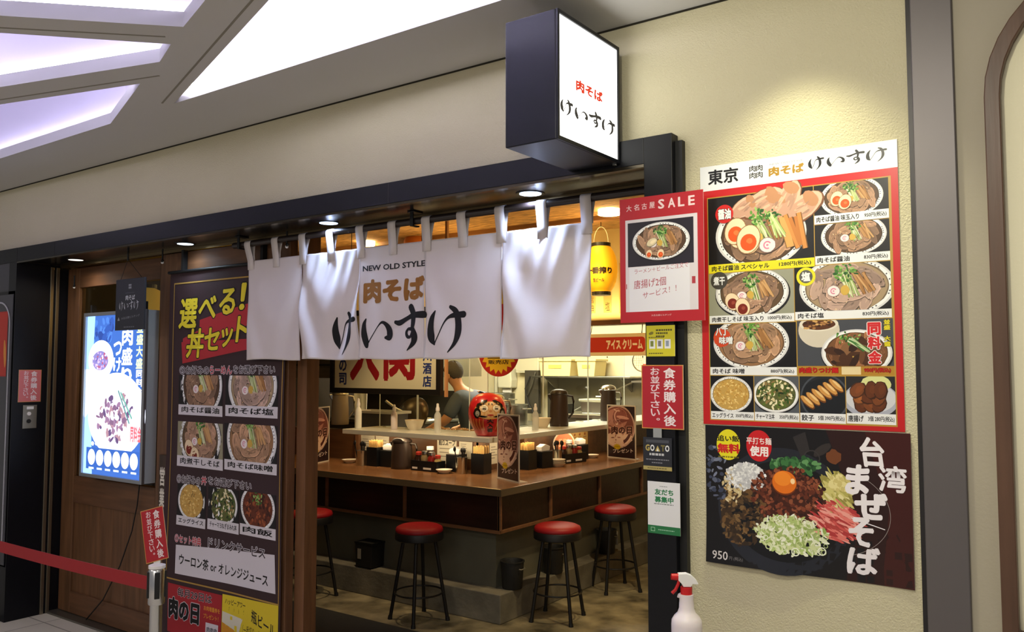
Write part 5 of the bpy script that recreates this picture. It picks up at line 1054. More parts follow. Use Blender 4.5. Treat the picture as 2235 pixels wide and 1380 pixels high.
def cup_(x, y, label):
    t = thing('spoon_cup', label, 'utensil cup', (x, y, CT), 0, 'steel spoon cups on the counter')
    B().lathe([(.036, 0), (.038, .004), (.044, .115), (.0455, .117), (.042, .117), (.036, .01), (0, .008)], n=28).obj('cup', steel, t, smooth=True)
    R = random.Random(x)
    for i in range(6):
        A = R.uniform(0, 6.28); q = R.uniform(.01, .03); p = Vector((q * math.cos(A), q * math.sin(A), .01)); e = Vector((1.9 * q * math.cos(A) - .012, 1.9 * q * math.sin(A), .165 + R.uniform(-.015, .015)))
        b = B().tube([p, e], .004, 6); b.lathe([(0, -.020), (.011, -.012), (.014, 0), (.011, .012), (0, .020)], tuple(e), n=10, sy=.4); b.obj('spoon', black_matt, t, smooth=True)
    return t
u0 = cup_(-4.755, 4.645, 'steel cup of black spoons left of the first chopstick box'); dup(u0, (-3.815, 4.715, CT), None, 'steel cup of black spoons between napkin box and chopstick box near the corner'); dup(u0, (-3.535, 5.545, CT), 1.0, 'steel cup of black spoons left of the condiment rack on the right counter')
def caddy(x, y, rz, label):
    t = thing('condiment_rack', label, 'condiment rack', (x, y, CT), rz, 'condiment racks on the counter')
    B().box(-.125, -.05, 0, .125, .05, .008).box(-.125, -.05, .008, .125, -.046, .075).box(-.125, .046, .008, .125, .05, .075).box(-.125, -.046, .008, -.121, .046, .075).box(.121, -.046, .008, .125, .046, .075).obj('tray', MATS['box_black'], t)
    for xx, ww in ((-.085, .05), (.035, .075)): box('label', (xx - ww / 2, -.0515, .014), (xx + ww / 2, -.0501, .028), white_paper, t)
    for i, (xx, rr, hh, mm, lid) in enumerate(((-.09, .028, .115, mat('soy_glass', (40, 22, 16), rough=.15), mat('lid_red', (150, 40, 30), rough=.4)), (-.03, .030, .125, mat('pepper_glass', (110, 92, 66), rough=.2), steel), (.035, .030, .12, mat('chili_glass', (110, 26, 22), rough=.2), steel), (.095, .026, .10, mat('garlic_glass', (150, 130, 84), rough=.2), MATS['lid_red']))):
        j = B().lathe([(rr * .9, .010), (rr, .014), (rr, hh * .78), (rr * .75, hh * .88), (rr * .7, hh)], (xx, 0, 0), n=20).obj('jar', mm, t, smooth=True); B().lathe([(rr * .82, hh - .004), (rr * .82, hh + .016), (rr * .6, hh + .02), (0, hh + .021)], (xx, 0, 0), n=20).obj('lid', lid, j, smooth=True)
    b = B().lathe([(.026, .150), (.027, .153), (.027, .176), (0, .178)], (0, .024, 0), n=20); b.obj('white_lid', white_plastic, t); B().lathe([(.024, .010), (.024, .149)], (0, .024, 0), n=16).obj('tall_jar', MATS['soy_glass'], t)
    return t
k0 = caddy(-4.118, 4.70, 0, 'black condiment rack of jars right of the brown jug on the left counter'); dup(k0, (-3.545, 5.78, CT), 1.38, 'black condiment rack of jars in the middle of the right counter')
def dish(x, y, n, label, r=.058):
    t = thing('small_dish', label, 'dish', (x, y, CT), 0, 'white dishes on the counter')
    for i in range(n): B().lathe([(r * .55, i * .013), (r * .6, .002 + i * .013), (r, .026 + i * .013), (r + .002, .028 + i * .013), (r - .003, .028 + i * .013), (r * .55, .007 + i * .013), (0, .006 + i * .013)], n=28).obj('dish', mat('dish_white', (226, 220, 206), rough=.3), t, smooth=True)
    return t
def dishes(x, y, n, label, r=.058):
    t = dish(x, y, 1, label, r); t['label'] = label; return t
for x, y, lab in ((-4.965, 4.72, 'white dish left of the steel spoon cup on the left counter'), (-3.925, 4.655, 'white dish between the condiment rack and the corner spoon cup'), (-3.575, 6.16, 'white dish before the wide tan menu card on the right counter'), (-3.475, 5.47, 'white dish between the napkin box and the spoon cup on the right counter')): dishes(x, y, 1, lab)
for i in range(2):
    t = dish(-3.475, 5.47, 1, ['second white dish stacked on the right counter dish', 'topmost white dish of the stack on the right counter'][i]); t.location.z = CT + .0145 * (i + 1)

def jug(x, y, z, rz, label, body, lid, h=.275, r=.075):
    t = thing('water_jug', label, 'water jug', (x, y, z), rz, 'water jugs')
    B().lathe([(r * .96, 0), (r, .006), (r * 1.0, h * .12), (r * .97, h * .5), (r * .90, h * .84), (r * .86, h * .90), (0, h * .90)], n=36).obj('body', body, t, smooth=True)
    B().lathe([(r * .90, h * .895), (r * .95, h * .91), (r * .92, h * .965), (r * .72, h * 1.02), (r * .35, h * 1.05), (0, h * 1.055)], n=36).obj('lid', lid, t, smooth=True)
    B().tube([(r * .86, 0, h * .86), (r * 1.45, 0, h * .84), (r * 1.58, 0, h * .70), (r * 1.5, 0, h * .38), (r * 1.0, 0, h * .20)], .009, 10).obj('handle', lid, t, smooth=True)
    B().prism([(-r * .80, h * .92), (-r * 1.22, h * .90), (-r * 1.1, h * .80), (-r * .84, h * .70)], -.018, .018, 'Y').obj('spout', lid, t, bevel=.005)
    return t
brown_p = mat('jug_brown', (54, 41, 35), rough=.4); brown_d = mat('jug_brown_dark', (42, 33, 29), rough=.4)
j0 = jug(-4.380, 4.70, CT, .2, 'dark brown water jug standing on the left counter', brown_p, brown_d, .218, .082)
SH = 1.1132
jug(-3.735, 5.90, SH, .75, 'dark brown water jug standing on the upper shelf of the right counter', brown_p, brown_d, .29, .078)
jug(-3.72, 4.98, SH, .9, 'steel lidded jug on the upper shelf behind the daruma', mat('jug_steel', (186, 176, 170), rough=.3, metal=.6), steel, .275, .08)
jug(-3.74, 6.75, SH, .7, 'brown jug with a shiny steel lid behind the far meat-day stand', brown_p, mat('jug_lid_chrome', (206, 204, 206), rough=.2, metal=1), .31, .075)
jug(-5.36, 4.98, SH, .9, 'clear grey jug on the shelf behind the left meat-day stand', mat('jug_grey', (150, 140, 126), rough=.25), steel, .28, .075)

def sanitizer(x, y, label, m, hh=.19):
    t = thing('spray_pump', label, 'pump bottle', (x, y, SH), 0, 'small spray bottles on the upper shelf')
    B().lathe([(.024, 0), (.026, .004), (.026, hh * .55), (.024, hh * .62), (.013, hh * .72), (.012, hh * .76)], n=24).obj('bottle', m, t, smooth=True, ang=70); B().lathe([(.0145, hh * .755), (.0145, hh * .85), (.010, hh * .9), (.009, hh * 1.0), (0, hh * 1.02)], n=20).obj('pump', white_plastic, t, smooth=True); return t
clear = mat('clear_bottle', (225, 228, 226), rough=.12, alpha=.55)
q0 = sanitizer(-4.885, 4.735, 'tall white capped spray bottle at the left end of the upper shelf', mat('milky_bottle', (226, 226, 222), rough=.2), .235)
sanitizer(-4.60, 4.845, 'white spray bottle in the middle of the left upper shelf, left of the bowl', MATS['bottle_white'], .19)
sanitizer(-4.075, 4.755, 'clear spray bottle on the upper shelf left of the daruma', clear, .215); sanitizer(-3.655, 5.43, 'clear spray bottle on the right upper shelf, left of the brown jug', clear, .20)
def bowl3(x, y, label):
    t = thing('soup_bowl', label, 'bowl', (x, y, SH), 0, 'white bowls on the upper shelf')
    B().lathe([(.045, 0), (.048, .004), (.062, .03), (.076, .074), (.0775, .076), (.073, .076), (.058, .03), (0, .012)], n=32).obj('bowl', mat('bowl_white', (236, 226, 206), rough=.3), t, smooth=True); return t
b0 = bowl3(-4.435, 4.90, 'white bowl on the left upper shelf between two spray bottles'); dup(b0, (-3.775, 5.70, SH), None, 'white bowl on the right upper shelf left of the brown jug')

# daruma
dm = thing('daruma', 'red round daruma doll with a painted face at the corner of the upper shelf', 'daruma doll', (-3.625, 4.775, SH), math.radians(46))
DP = [(0, 0), (.072, 0), (.082, .006), (.092, .03), (.118, .075), (.132, .115), (.137, .155), (.135, .195), (.124, .235), (.104, .268), (.075, .290), (.040, .302), (0, .306)]
B().lathe(DP, n=48).obj('body', mat('daruma_red', (186, 28, 34), rough=.3, coat=.3), dm, smooth=True, ang=80)
def drad(z):
    for (r0, z0), (r1, z1) in zip(DP, DP[1:]):
        if z0 <= z <= z1 and z1 > z0: return r0 + (r1 - r0) * (z - z0) / (z1 - z0)
    return .01
def dwarp(u, v, l): r = drad(min(max(v, .008), .300)) + .0012 + l; A = u / .132; return Vector((r * math.sin(A), -r * math.cos(A), v))
a = Art(1, 1); R = random.Random(8); gold = (206, 156, 84)
a.ell(0, .185, .118, .062, gold, 30, 0, 0, 0); a.ell(0, .185, .108, .054, (222, 180, 130), 30, 0, 0, 1); a.rect(-.085, .135, .085, .15, (200, 150, 100), 1)
for sx in (-1, 1):
    a.ell(sx * .045, .200, .034, .029, (196, 146, 84), 22, 0, 0, 3); a.ell(sx * .045, .200, .029, .025, (240, 230, 206), 22, 0, 0, 4); a.ell(sx * .043, .199, .013, .013, (20, 16, 14), 16, 0, 0, 5)
    a.ell(sx * .058, .236, .042, .015, (22, 18, 16), 16, -sx * .45, .12, 6, R); a.ell(sx * .092, .212, .015, .022, (22, 18, 16), 10, 0, .1, 6, R)
    a.ell(sx * .096, .166, .030, .036, (22, 18, 16), 20, 0, .06, 6, R); a.ell(sx * .092, .162, .017, .021, (150, 146, 136), 14, 0, .05, 7, R); a.ell(sx * .056, .143, .034, .007, (22, 18, 16), 12, sx * .1, .1, 6, R)
    a.ell(sx * .012, .228, .005, .009, (22, 18, 16), 8, sx * .2, 0, 6)
a.ell(0, .180, .012, .009, (200, 140, 90), 14, 0, 0, 3); a.ell(0, .152, .022, .006, (176, 52, 44), 14, 0, 0, 3)
for i in range(9):
    for sx in (-1, 1): x = sx * (.050 + i * .0135); a.stroke([(x, .125, .003), (x + sx * .004, .09, .006), (x * .96, .045, .003)], (222, 164, 84) if i % 2 == 0 else (176, 96, 50), 1, 4)
a.vtext('大入福', -.026, .030, .026, .126, (22, 16, 16), .05, 3)
a.build('face_paint', GLOSS, dm, (0, 0, 0), (1, 0, 0), (0, 0, 1), dz=.00012, warp=dwarp, cut=.008, off=.0002)

# standing round card
rc = thing('round_card', 'round pink standing card behind the condiment rack on the right counter', 'card', (-3.665, 5.86, CT), math.radians(60))
B().prism([(.10 * math.cos(k * PI / 16), .135 + .10 * math.sin(k * PI / 16)) for k in range(32)], -.003, .0, 'Y').obj('card', white_paper, rc); box('foot', (-.03, -.002, 0), (.03, .04, .037), white_paper, rc)
a = Art(.2, .2); a.ell(.5, .5, .48, .48, (196, 120, 84), 36, 0, 0, 0); a.ringp(.5, .5, .44, .48, (226, 196, 160), 36, 1); a.bars(.26, .56, .74, .70, (222, 170, 130), 2, 2, 4); a.bars(.26, .38, .74, .46, (228, 190, 150), 4, 2, 5); a.rect(.3, .12, .7, .30, (226, 206, 160), 2)
a.build('print', PAPER, rc, (-.10, -.003, .035), (1, 0, 0), (0, 0, 1))

# sake maker's framed sign
a = Art(1.096, .576); a.rect(0, 0, 1, 1, (206, 200, 172), 0)
a.text('大', .16, .10, .46, .92, (140, 18, 28), .045, 1); a.text('関', .50, .10, .80, .92, (140, 18, 28), .035, 1)
a.vtext('酒の司', .045, .03, .125, .60, (34, 50, 110), .04, 1); a.vtext('石川酒店', .870, .02, .950, .69, (34, 50, 110), .04, 1)
framed('framed_sign', 'black framed cream sign with large red brush characters hanging over the counter', 'framed sign', -5.190, 1.392, 1.180, .66, 4.745, a, mat('frame_black', (24, 20, 18), rough=.4), .042, mat('sign_cream', (206, 200, 172), rough=.6), .04)
for x in (-4.98, -4.22): tag(B().tube([(x, 4.73, 2.052), (x, 4.73, 2.80)], .003, 6).obj('hanging_chain', black_matt), 'thin dark chain holding the %s end of the framed sign' % ('left' if x < -4.6 else 'right'), 'chain')
tag(box('upright_stick', (-4.003, 4.745, 1.380), (-3.983, 4.765, 2.77), wood('pale_wood', (196, 140, 92), 'Z', .5, .15)), 'pale wooden upright hanging at the right edge of the framed sign', 'post')

# round yellow sunburst sign
sb = thing('sunburst_sign', 'round red and yellow sunburst sign hanging below the curtain before the kitchen', 'sign', (-3.655, 4.95, 1.715))
B().prism([(.185 * math.cos(k * PI / 24), .185 * math.sin(k * PI / 24)) for k in range(48)], -.004, 0, 'Y').obj('disc', mat('sign_red', (170, 34, 28), rough=.4), sb)
a = Art(.36, .36); a.ell(.5, .5, .498, .498, (170, 34, 28), 48, 0, 0, 0); P = []
for i in range(40): q = .465 if i % 2 else .375; P.append((.5 + q * math.cos(i * PI / 20), .5 + q * math.sin(i * PI / 20)))
a.poly(P, (214, 172, 34), 1); a.text('販売店', .24, .24, .76, .33, (56, 40, 16), .03, 2); a.rect(.22, .355, .78, .375, (56, 40, 16), 2)
a.build('print', PAPER, sb, (-.18, -.004, -.18), (1, 0, 0), (0, 0, 1)); B().tube([(0, -.002, .184), (0, -.002, 1.054)], .0025, 6).obj('cord', black_matt, sb)
tag(sheet('vertical_strip_sign', 'narrow yellow and red vertical strip hanging above the sunburst sign', 'sign', -3.665, 1.905, .07, .35, 4.935, (lambda a: (a.rect(0, 0, 1, 1, (214, 176, 40), 0), a.rect(0, 0, 1, .45, (176, 36, 30), 1), a.rect(.3, .55, .7, .9, (120, 60, 20), 2), a)[-1])(Art(.07, .35)), None))
# ================================================================== KITCHEN
def clear_glass(name, tint=(240, 246, 242), gl=.10):
    if name in MATS: return MATS[name]
    m = bpy.data.materials.new(name); m.use_nodes = True; nt = m.node_tree; N = nt.nodes; L = nt.links; N.remove(N['Principled BSDF'])
    t = N.new('ShaderNodeBsdfTransparent'); t.inputs[0].default_value = (*lin(tint), 1); g = N.new('ShaderNodeBsdfGlossy'); g.inputs['Roughness'].default_value = .03
    f = N.new('ShaderNodeFresnel'); f.inputs[0].default_value = 1.35; mx = N.new('ShaderNodeMixShader'); L.new(f.outputs[0], mx.inputs[0]); L.new(t.outputs[0], mx.inputs[1]); L.new(g.outputs[0], mx.inputs[2]); L.new(mx.outputs[0], N['Material Output'].inputs[0])
    MATS[name] = m; return m
acry = clear_glass('acrylic'); acry_edge = mat('acrylic_edge', (226, 232, 226), rough=.2, alpha=.75)
for n_, (ax, p_, q0_, q1_, lab) in enumerate((('x', 4.99, -4.90, -4.49, 'clear acrylic screen on the left upper shelf under the framed sign'), ('x', 4.99, -4.48, -3.96, 'clear acrylic screen on the left upper shelf next to the daruma'), ('y', -3.87, 5.10, 5.86, 'clear acrylic screen on the right upper shelf behind the pump bottle'), ('y', -3.87, 5.87, 6.60, 'clear acrylic screen on the right upper shelf behind the brown jug'), ('y', -3.87, 6.61, 7.30, 'clear acrylic screen at the far end of the right upper shelf'))):
    t = thing('acrylic_screen', lab, 'screen', ((q0_ + q1_) / 2 if ax == 'x' else p_, p_ if ax == 'x' else (q0_ + q1_) / 2, SH), 0 if ax == 'x' else PI / 2, 'acrylic screens on the upper shelf')
    hw_ = (q1_ - q0_) / 2; B().add([(-hw_, 0, .002), (hw_, 0, .002), (hw_, 0, .62), (-hw_, 0, .62)], [(0, 1, 2, 3)]).obj('pane', acry, t)
    for sx in (-1, 1): box('edge', (sx * hw_ - .003, -.003, 0), (sx * hw_ + .003, .003, .62), acry_edge, t)
    for sx in (-.6, .6): box('foot', (sx * hw_ - .02, -.03, 0), (sx * hw_ + .02, .03, .006), acry_edge, t)

kt = mat('kitchen_white', (204, 200, 180), rough=.5); cream_p = mat('crate_cream', (226, 208, 146), rough=.45, sub=.1)
# left: hood, dark boiler
hd = thing('exhaust_hood', 'steel kitchen hood with a bright edge left of the framed sign', 'hood', (-6.3, 6.75, 1.50))
B().prism([(-.45, 0), (.45, 0), (.45, .10), (.15, .55), (-.45, .55)], -1.5, .75, 'X').obj('hood', steel_dull, hd); box('lip', (-1.5, -.47, -.02), (.76, -.445, .09), steel, hd); box('filter_band', (-1.5, -.462, .115), (.76, -.452, .135), black_matt, hd)
bl_ = thing('noodle_boiler', 'dark steel noodle boiler standing behind the left upper shelf', 'cooker', (-5.95, 6.28, 0))
box('body', (-.75, -.35, 0), (.55, .35, 1.05), mat('boiler_steel', (84, 80, 72), rough=.4, metal=.8), bl_, bevel=.01); box('rim', (-.76, -.36, 1.05), (.56, .36, 1.08), steel, bl_, bevel=.005); box('backguard', (-.75, .30, 1.08), (.55, .35, 1.36), MATS['boiler_steel'], bl_)
for x in (-.45, 0, .4): B().ring((x, 0, 1.085), .13, .01, 28, 6).obj('pot_rim', steel, bl_, smooth=True)
# hanging white plastic sheet
b = B(); vs = []
for j in range(15):
    for i in range(11): u, v = i / 10, j / 14; vs.append((-5.78 + (.13 - .05 * (1 - v)) * (u - .5) * 1.7, 5.62 + .02 * math.sin(u * 15 + v * 2), .98 + .50 * v))
b.add(vs, [(j * 11 + i, j * 11 + i + 1, (j + 1) * 11 + i + 1, (j + 1) * 11 + i) for j in range(14) for i in range(10)])
o = b.obj('plastic_sheet', mat('milky_plastic', (226, 230, 220), rough=.4, sub=.2), smooth=True); o.modifiers.new('thick', 'SOLIDIFY').thickness = .003; tag(o, 'white translucent plastic sheet hanging behind the left upper shelf below the framed sign', 'plastic sheet')
tag(B().tube([(-5.90, 5.62, 1.484), (-5.66, 5.62, 1.484)], .008, 8).obj('hang_bar', steel), 'short steel bar carrying the white plastic sheet', 'bar'); tag(B().tube([(-5.78, 5.62, 1.49), (-5.78, 5.62, 2.77)], .006, 8).obj('hang_rod', steel), 'thin steel rod dropping from the ceiling to the plastic sheet', 'rod')
# low prep table behind the shelf
pt = thing('prep_table', 'steel kitchen work table behind the left upper shelf', 'table', (-4.85, 5.38, 0))
box('top', (-1.1, -.28, .93), (.75, .28, .97), steel, pt, bevel=.004)
for x in (-1.05, .70):
    for y in (-.24, .24): B().tube([(x, y, 0), (x, y, .93)], .02, 12).obj('leg', steel, pt)
g = thing('steel_tub', 'grey tub with a white rim behind the left spray bottles', 'tub', (-5.11, 5.23, .971))
B().prism([(-.20, 0), (.20, 0), (.225, .24), (-.225, .24)], -.09, .09, 'Y').obj('tub', mat('tub_grey', (96, 96, 100), rough=.4), g, bevel=.006); B().strip([(-.24, -.11), (.24, -.11), (.24, .11), (-.24, .11)], [(-.218, -.085), (.218, -.085), (.218, .085), (-.218, .085)], .235, .256, 'Z').obj('rim', mat('rim_white', (206, 206, 200), rough=.4), g)
wk = thing('wok', 'dark round wok lid leaning behind the middle of the left upper shelf', 'wok', (-5.08, 5.57, .972), 0)
b = B().lathe([(0, .07), (.06, .066), (.13, .045), (.185, .012), (.19, 0), (.186, 0), (.12, .035), (0, .055)], n=40); ca_, sa_ = math.cos(1.15), math.sin(1.15)
b.v = [(x, y * ca_ - z * sa_, y * sa_ + z * ca_ + .185) for x, y, z in b.v]; b.obj('lid', mat('wok_dark', (70, 62, 54), rough=.3, metal=.7), wk, smooth=True, ang=60)
B().tube([(0, -.075, .22), (-.07, -.12, .26), (-.16, -.16, .33)], .012, 10).obj('handle', steel, wk, smooth=True)
ty = thing('noodle_tray', 'pale wooden tray of fresh noodles behind the shelf left of the daruma', 'tray', (-4.42, 5.34, .971))
box('tray', (-.26, -.13, 0), (.26, .13, .05), mat('tray_wood', (190, 140, 96), rough=.6), ty, bevel=.004)
for i in range(4):
    b = B(); R = random.Random(i)
    for k in range(26):
        c_ = Vector((-.19 + i * .125 + R.uniform(-.03, .03), R.uniform(-.06, .06), .06 + R.uniform(0, .06))); r_ = R.uniform(.02, .045); ph = R.uniform(0, 6); tl = R.uniform(-.5, .5)
        b.tube([(c_.x + r_ * math.cos(ph + q * .7), c_.y + r_ * math.sin(ph + q * .7), c_.z + r_ * .4 * math.sin(q * .7 + tl)) for q in range(9)], .004, 5)
    b.obj('noodle_nest', mat('noodle', (222, 186, 140), rough=.6), ty, smooth=True)
# pots further back
for i, (x, y, z, r, h, lab) in enumerate(((-5.35, 7.2, 1.02, .20, .30, 'big steel stock pot behind the cook'), (-4.92, 6.95, 1.02, .12, .20, 'steel pot with a dark lid right of the cook behind the daruma'))):
    t = thing('stock_pot', lab, 'pot', (x, y, z), 0, 'steel pots in the kitchen')
    B().lathe([(r * .97, 0), (r, .01), (r, h), (r + .008, h + .005), (r - .004, h + .004), (r - .01, .02), (0, .018)], n=32).obj('body', steel, t, smooth=True)
    for s_ in (-1, 1): B().tube([(s_ * r, -.05, h * .8), (s_ * (r + .04), -.04, h * .8), (s_ * (r + .04), .04, h * .8), (s_ * r, .05, h * .8)], .008, 8).obj('handle', steel, t, smooth=True)
sv = thing('stove_table', 'long steel stove counter along the kitchen behind the cook', 'counter', (-5.3, 7.1, 0)); box('body', (-1.2, -.32, 0), (.55, .42, .98), steel_dull, sv, bevel=.006); box('top', (-1.22, -.34, .981), (.57, .44, 1.019), steel, sv, bevel=.004)
# right kitchen side, along the right counter
be = thing('steel_bench', 'stainless bench behind the right upper shelf with a bright front edge', 'bench', (-4.40, 7.50, 0)); box('body', (-.24, -.25, 0), (.34, .35, 1.09), steel_dull, be, bevel=.006); box('top', (-.26, -.28, 1.0905), (.36, .37, 1.13), steel, be, bevel=.004)
sp_ = tag(box('steel_splash', (-5.60, 8.585, .9), (-3.3, 8.598, 1.485), steel_dull), 'stainless sheet on the kitchen back wall under the cream crates', 'wall panel')
sh_ = thing('wall_shelf', 'steel wall shelf carrying the cream crates at the back of the kitchen', 'shelf', (-5.05, 8.42, 1.475)); box('board', (-.55, -.17, 0), (.75, .16, .02), steel, sh_, bevel=.002)
for x in (-.4, .6): B().prism([(.16, 0), (-.12, 0), (.16, -.16)], x - .008, x + .008, 'X').obj('bracket', steel, sh_)
def crate(x, w_, lab):
    t = thing('cream_crate', lab, 'crate', (x, 8.40, 1.4965), 0, 'cream crates on the wall shelf')
    B().prism([(-w_ / 2 + .02, 0), (w_ / 2 - .02, 0), (w_ / 2, .17), (-w_ / 2, .17)], -.13, .13, 'Y').obj('body', cream_p, t, bevel=.006); box('lid', (-w_ / 2 - .012, -.145, .171), (w_ / 2 + .012, .145, .195), cream_p, t, bevel=.004); box('grip', (-w_ * .2, -.1365, .09), (w_ * .2, -.1335, .13), mat('grip_yellow', (206, 176, 90), rough=.5), t); return t
crate(-5.29, .44, 'long cream crate on the left part of the kitchen wall shelf'); crate(-4.87, .25, 'short cream crate on the right part of the kitchen wall shelf')
el = thing('control_box', 'cream electric control box on the kitchen wall left of the cream crates', 'electric box', (-5.84, 8.595, 1.53)); box('case', (-.17, -.10, 0), (.17, 0, .34), kt, el, bevel=.006); box('door', (-.15, -.106, .02), (.15, -.1005, .2), mat('box_door', (196, 190, 166), rough=.5), el); B().tube([(.08, -.1065, .28), (.08, -.125, .28)], .022, 16).obj('dial', mat('dial_grey', (150, 150, 140), rough=.4), el)
rk = thing('hose_rack', 'tall narrow dark rack with cables under the cream control box', 'rack', (-5.70, 8.40, 1.041)); box('panel', (-.11, .0, 0), (.09, .05, .52), mat('rack_dark', (58, 54, 46), rough=.5), rk); B().tube([(-.02, -.02, .45), (-.07, -.05, .30), (-.02, -.05, .12), (.05, -.04, .0)], .009, 8).obj('hose', black_matt, rk, smooth=True); B().tube([(.06, -.02, .50), (.02, -.03, .36), (-.05, -.03, .22)], .007, 8).obj('pipe', steel, rk, smooth=True)
tw = thing('towel_dispenser', 'cream towel dispenser on the kitchen wall under the sunburst sign', 'dispenser', (-6.16, 8.595, 1.34)); B().prism([(-.10, 0), (.10, 0), (.11, .10), (.09, .24), (-.09, .24), (-.11, .10)], -.14, 0, 'Y').obj('case', kt, tw, bevel=.015); box('towel', (-.06, -.09, -.06), (.06, -.06, -.001), white_paper, tw)
pp = tag(B().tube([(-6.36, 8.56, 1.05), (-6.36, 8.56, 2.69)], .025, 12).obj('wall_pipe', kt, smooth=True), 'cream vertical pipe on the kitchen wall right of the cook', 'pipe')
tb = thing('service_pan', 'steel pan with a pale lid on the bench left of the far meat-day stand', 'pan', (-4.25, 7.50, 1.131)); B().prism([(-.15, 0), (.15, 0), (.17, .12), (-.17, .12)], -.12, .12, 'Y').obj('pan', steel, tb, bevel=.006); box('lid', (-.18, -.13, .121), (.18, .13, .145), mat('pan_lid', (196, 196, 180), rough=.3, metal=.5), tb, bevel=.004); B().tube([(-.05, 0, .145), (-.05, 0, .17), (.05, 0, .17), (.05, 0, .145)], .006, 8).obj('handle', steel, tb)
bx = tag(box('black_case', (-4.63, 7.24, 1.131), (-4.50, 7.40, 1.23), black_matt, bevel=.006), 'small black case on the steel bench left of the pale-lidded pan', 'case')
B_ = B().tube([(-4.55, 7.45, 1.139), (-4.42, 7.7, 1.26), (-4.20, 8.1, 1.43)], .008, 8); tag(B_.obj('long_ladle', steel, smooth=True), 'long thin steel ladle leaning on the back of the kitchen bench', 'ladle')
rs = thing('wire_strainer', 'round wire strainer hanging at the right beside the yellow notice', 'strainer', (-3.52, 7.0, 1.66)); B().ring((0, 0, 0), .10, .006, 36, 8, 'Y').obj('rim', steel, rs, smooth=True)
b = B()
for k in range(-4, 5): q = k * .022; h_ = math.sqrt(max(0, .0098 - q * q)); b.tube([(q, 0, -h_), (q, .02, 0), (q, 0, h_)], .0012, 5); b.tube([(-h_, 0, q), (0, .02, q), (h_, 0, q)], .0012, 5)
b.obj('mesh', steel, rs); B().tube([(0, 0, .10), (0, 0, 1.04)], .004, 8).obj('hook_wire', steel, rs)
ws = thing('side_shelf', 'steel side shelf at the back right holding a stack of white containers', 'shelf', (-3.98, 8.40, 1.43)); box('board', (-.3, -.16, 0), (.6, .19, .02), steel, ws)
for i in range(3):
    lab = ['lowest white lidded container on the back right kitchen shelf', 'middle white container on the back right kitchen shelf', 'topmost white container with a red band on the back right kitchen shelf'][i]
    t = thing('food_container', lab, 'container', (-4.00, 8.36, 1.451 + i * .062), 0, 'white containers on the side shelf'); box('tub', (-.14, -.10, 0), (.14, .10, .045), kt, t, bevel=.004); box('lid', (-.145, -.105, .0455), (.145, .105, .060), MATS['rim_white'] if i < 2 else red_plastic, t, bevel=.002)

# ------------------------------------------------------------------ the cook
pr = thing('person', 'cook with grey hair and a blue grey shirt bending over behind the counter', 'person', (-4.84, 6.05, -.0))
def skin(name, m, pts, edges, root=0, lvl=2, parent=None):
    me = bpy.data.meshes.new(name); me.from_pydata([p[:3] for p in pts], edges, []); o = bpy.data.objects.new(name, me); link(o, parent); me.materials.append(m)
    s_ = o.modifiers.new('skin', 'SKIN'); s_.use_smooth_shade = True
    for i, v in enumerate(me.skin_vertices[0].data): r = pts[i][3]; v.radius = (r if isinstance(r, tuple) else (r, r)); v.use_root = (i == root)
    ss = o.modifiers.new('sub', 'SUBSURF'); ss.levels = lvl; ss.render_levels = lvl; return o
sk = mat('skin', (206, 150, 110), rough=.5, sub=.15)
P = [(.06, .06, .93, (.13, .10)), (.05, .05, 1.10, (.135, .105)), (.02, .03, 1.28, (.15, .11)), (-.02, .01, 1.42, (.13, .095)), (-.07, -.01, 1.52, .055), (-.11, -.02, 1.58, .06), (-.145, -.03, 1.645, (.078, .092)), (-.165, -.035, 1.72, (.070, .085)),
     (.03, -.17, 1.43, .062), (-.05, -.25, 1.22, .050), (-.26, -.30, 1.10, .040), (-.36, -.31, 1.08, .032), (.03, .19, 1.43, .062), (-.05, .26, 1.22, .050), (-.26, .22, 1.10, .040), (-.36, .20, 1.08, .032),
     (.06, -.04, .85, .10), (.05, -.11, .50, .068), (.07, -.11, .10, .045), (-.05, -.12, .045, .042), (.06, .16, .85, .10), (.05, .18, .50, .068), (.07, .18, .10, .045), (-.05, .18, .045, .042)]
E_ = [(0, 1), (1, 2), (2, 3), (3, 4), (4, 5), (5, 6), (6, 7), (3, 8), (8, 9), (9, 10), (10, 11), (3, 12), (12, 13), (13, 14), (14, 15), (0, 16), (16, 17), (17, 18), (18, 19), (0, 20), (20, 21), (21, 22), (22, 23)]
skin('body', sk, P, E_, 0, 2, pr)
for sy, hx in ((-.31, -.38), (.20, -.38)):
    b = B()
    for k in range(4): y = sy + (k - 1.5) * .018; b.tube([(hx, y, 1.075), (hx - .035, y * 1.0, 1.068), (hx - .06 - (.008 if k in (1, 2) else 0), y, 1.05)], [.009, .0085, .007], 8)
    b.tube([(hx + .01, sy - .03, 1.075), (hx - .02, sy - .05, 1.062), (hx - .035, sy - .055, 1.05)], [.010, .009, .008], 8); b.obj('fingers', sk, pr, smooth=True)
sh_m = mat('shirt_grey', (84, 94, 106), rough=.8, var=.08, vscale=6)
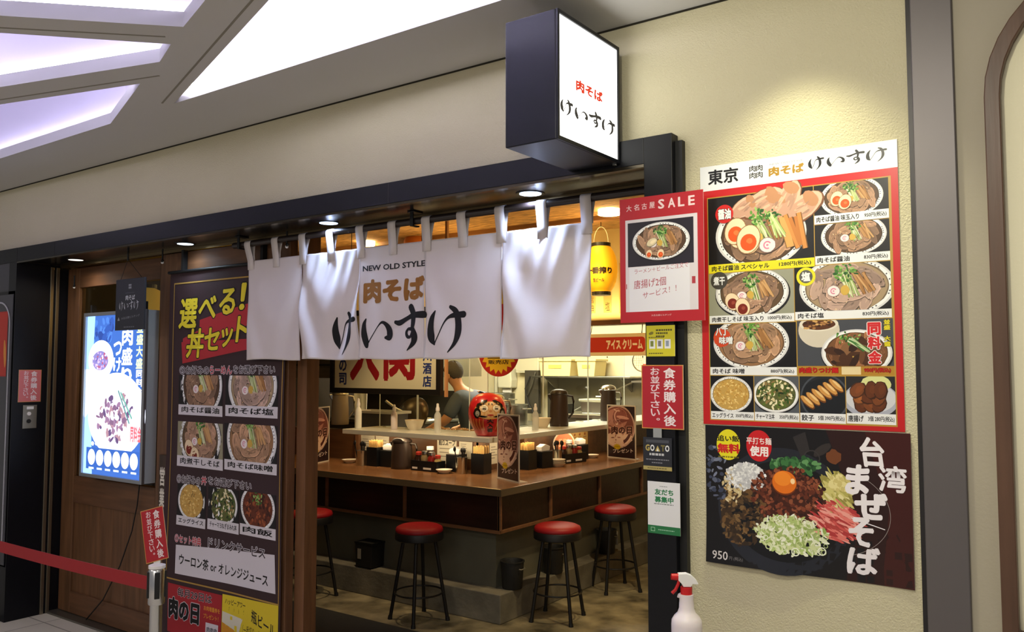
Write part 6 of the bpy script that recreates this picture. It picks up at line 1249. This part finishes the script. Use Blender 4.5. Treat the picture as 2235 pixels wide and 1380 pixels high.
S = [(.06, .06, .92, (.155, .125)), (.05, .05, 1.10, (.158, .125)), (.02, .03, 1.28, (.172, .13)), (-.02, .01, 1.42, (.150, .112)), (-.055, -.005, 1.49, (.085, .075)), (.03, -.17, 1.43, .080), (-.045, -.245, 1.235, .070), (.03, .19, 1.43, .080), (-.045, .255, 1.235, .070)]
skin('shirt', sh_m, S, [(0, 1), (1, 2), (2, 3), (3, 4), (3, 5), (5, 6), (3, 7), (7, 8)], 0, 2, pr)
T_ = [(.06, .06, .92, (.14, .11)), (.06, -.04, .84, .112), (.05, -.11, .50, .082), (.07, -.11, .09, .060), (.06, .16, .84, .112), (.05, .18, .50, .082), (.07, .18, .09, .060)]
skin('trousers', mat('trousers_dark', (36, 36, 40), rough=.85), T_, [(0, 1), (1, 2), (2, 3), (0, 4), (4, 5), (5, 6)], 0, 2, pr)
b = B(); n = 24
for j in range(13):
    th = j / 12 * PI
    for i in range(n):
        ph = 2 * PI * i / n; d = Vector((math.sin(th) * math.cos(ph), math.sin(th) * math.sin(ph), math.cos(th)))
        cut_ = 1.0 if (d.z > -.25 or d.x > .2) else .86
        b.v.append((-.142 + .108 * d.x * cut_, -.03 + .093 * d.y * cut_, 1.70 + .105 * d.z * cut_ + .004 * math.sin(ph * 9)))
for j in range(12):
    for i in range(n): b.f.append((j * n + i, (j + 1) * n + i, (j + 1) * n + (i + 1) % n, j * n + (i + 1) % n))
pr.scale = (.92, .92, .92); b.obj('hair', mat('hair_grey', (74, 72, 70), rough=.7, bump=.4, bscale=60), pr, smooth=True)
B().lathe([(.0, -.012), (.012, -.010), (.016, 0), (.012, .010), (0, .012)], (-.245, -.03, 1.64), n=12).obj('nose', sk, pr, smooth=True)
for s_ in (-1, 1):
    B().lathe([(0, -.028), (.010, -.02), (.013, 0), (.011, .02), (0, .028)], (-.135, -.03 + s_ * .088, 1.645), n=12, sx=1.4, sy=.6).obj('ear', sk, pr, smooth=True)
    B().lathe([(0, -.008), (.008, 0), (0, .008)], (-.228, -.03 + s_ * .032, 1.668), n=10).obj('eye', mat('eye_dark', (30, 24, 22), rough=.2), pr, smooth=True)
B().lathe([(0, -.004), (.014, 0), (0, .004)], (-.226, -.03, 1.605), n=12, sx=.5, sy=1.5).obj('mouth', mat('lip', (150, 80, 70), rough=.5), pr, smooth=True)
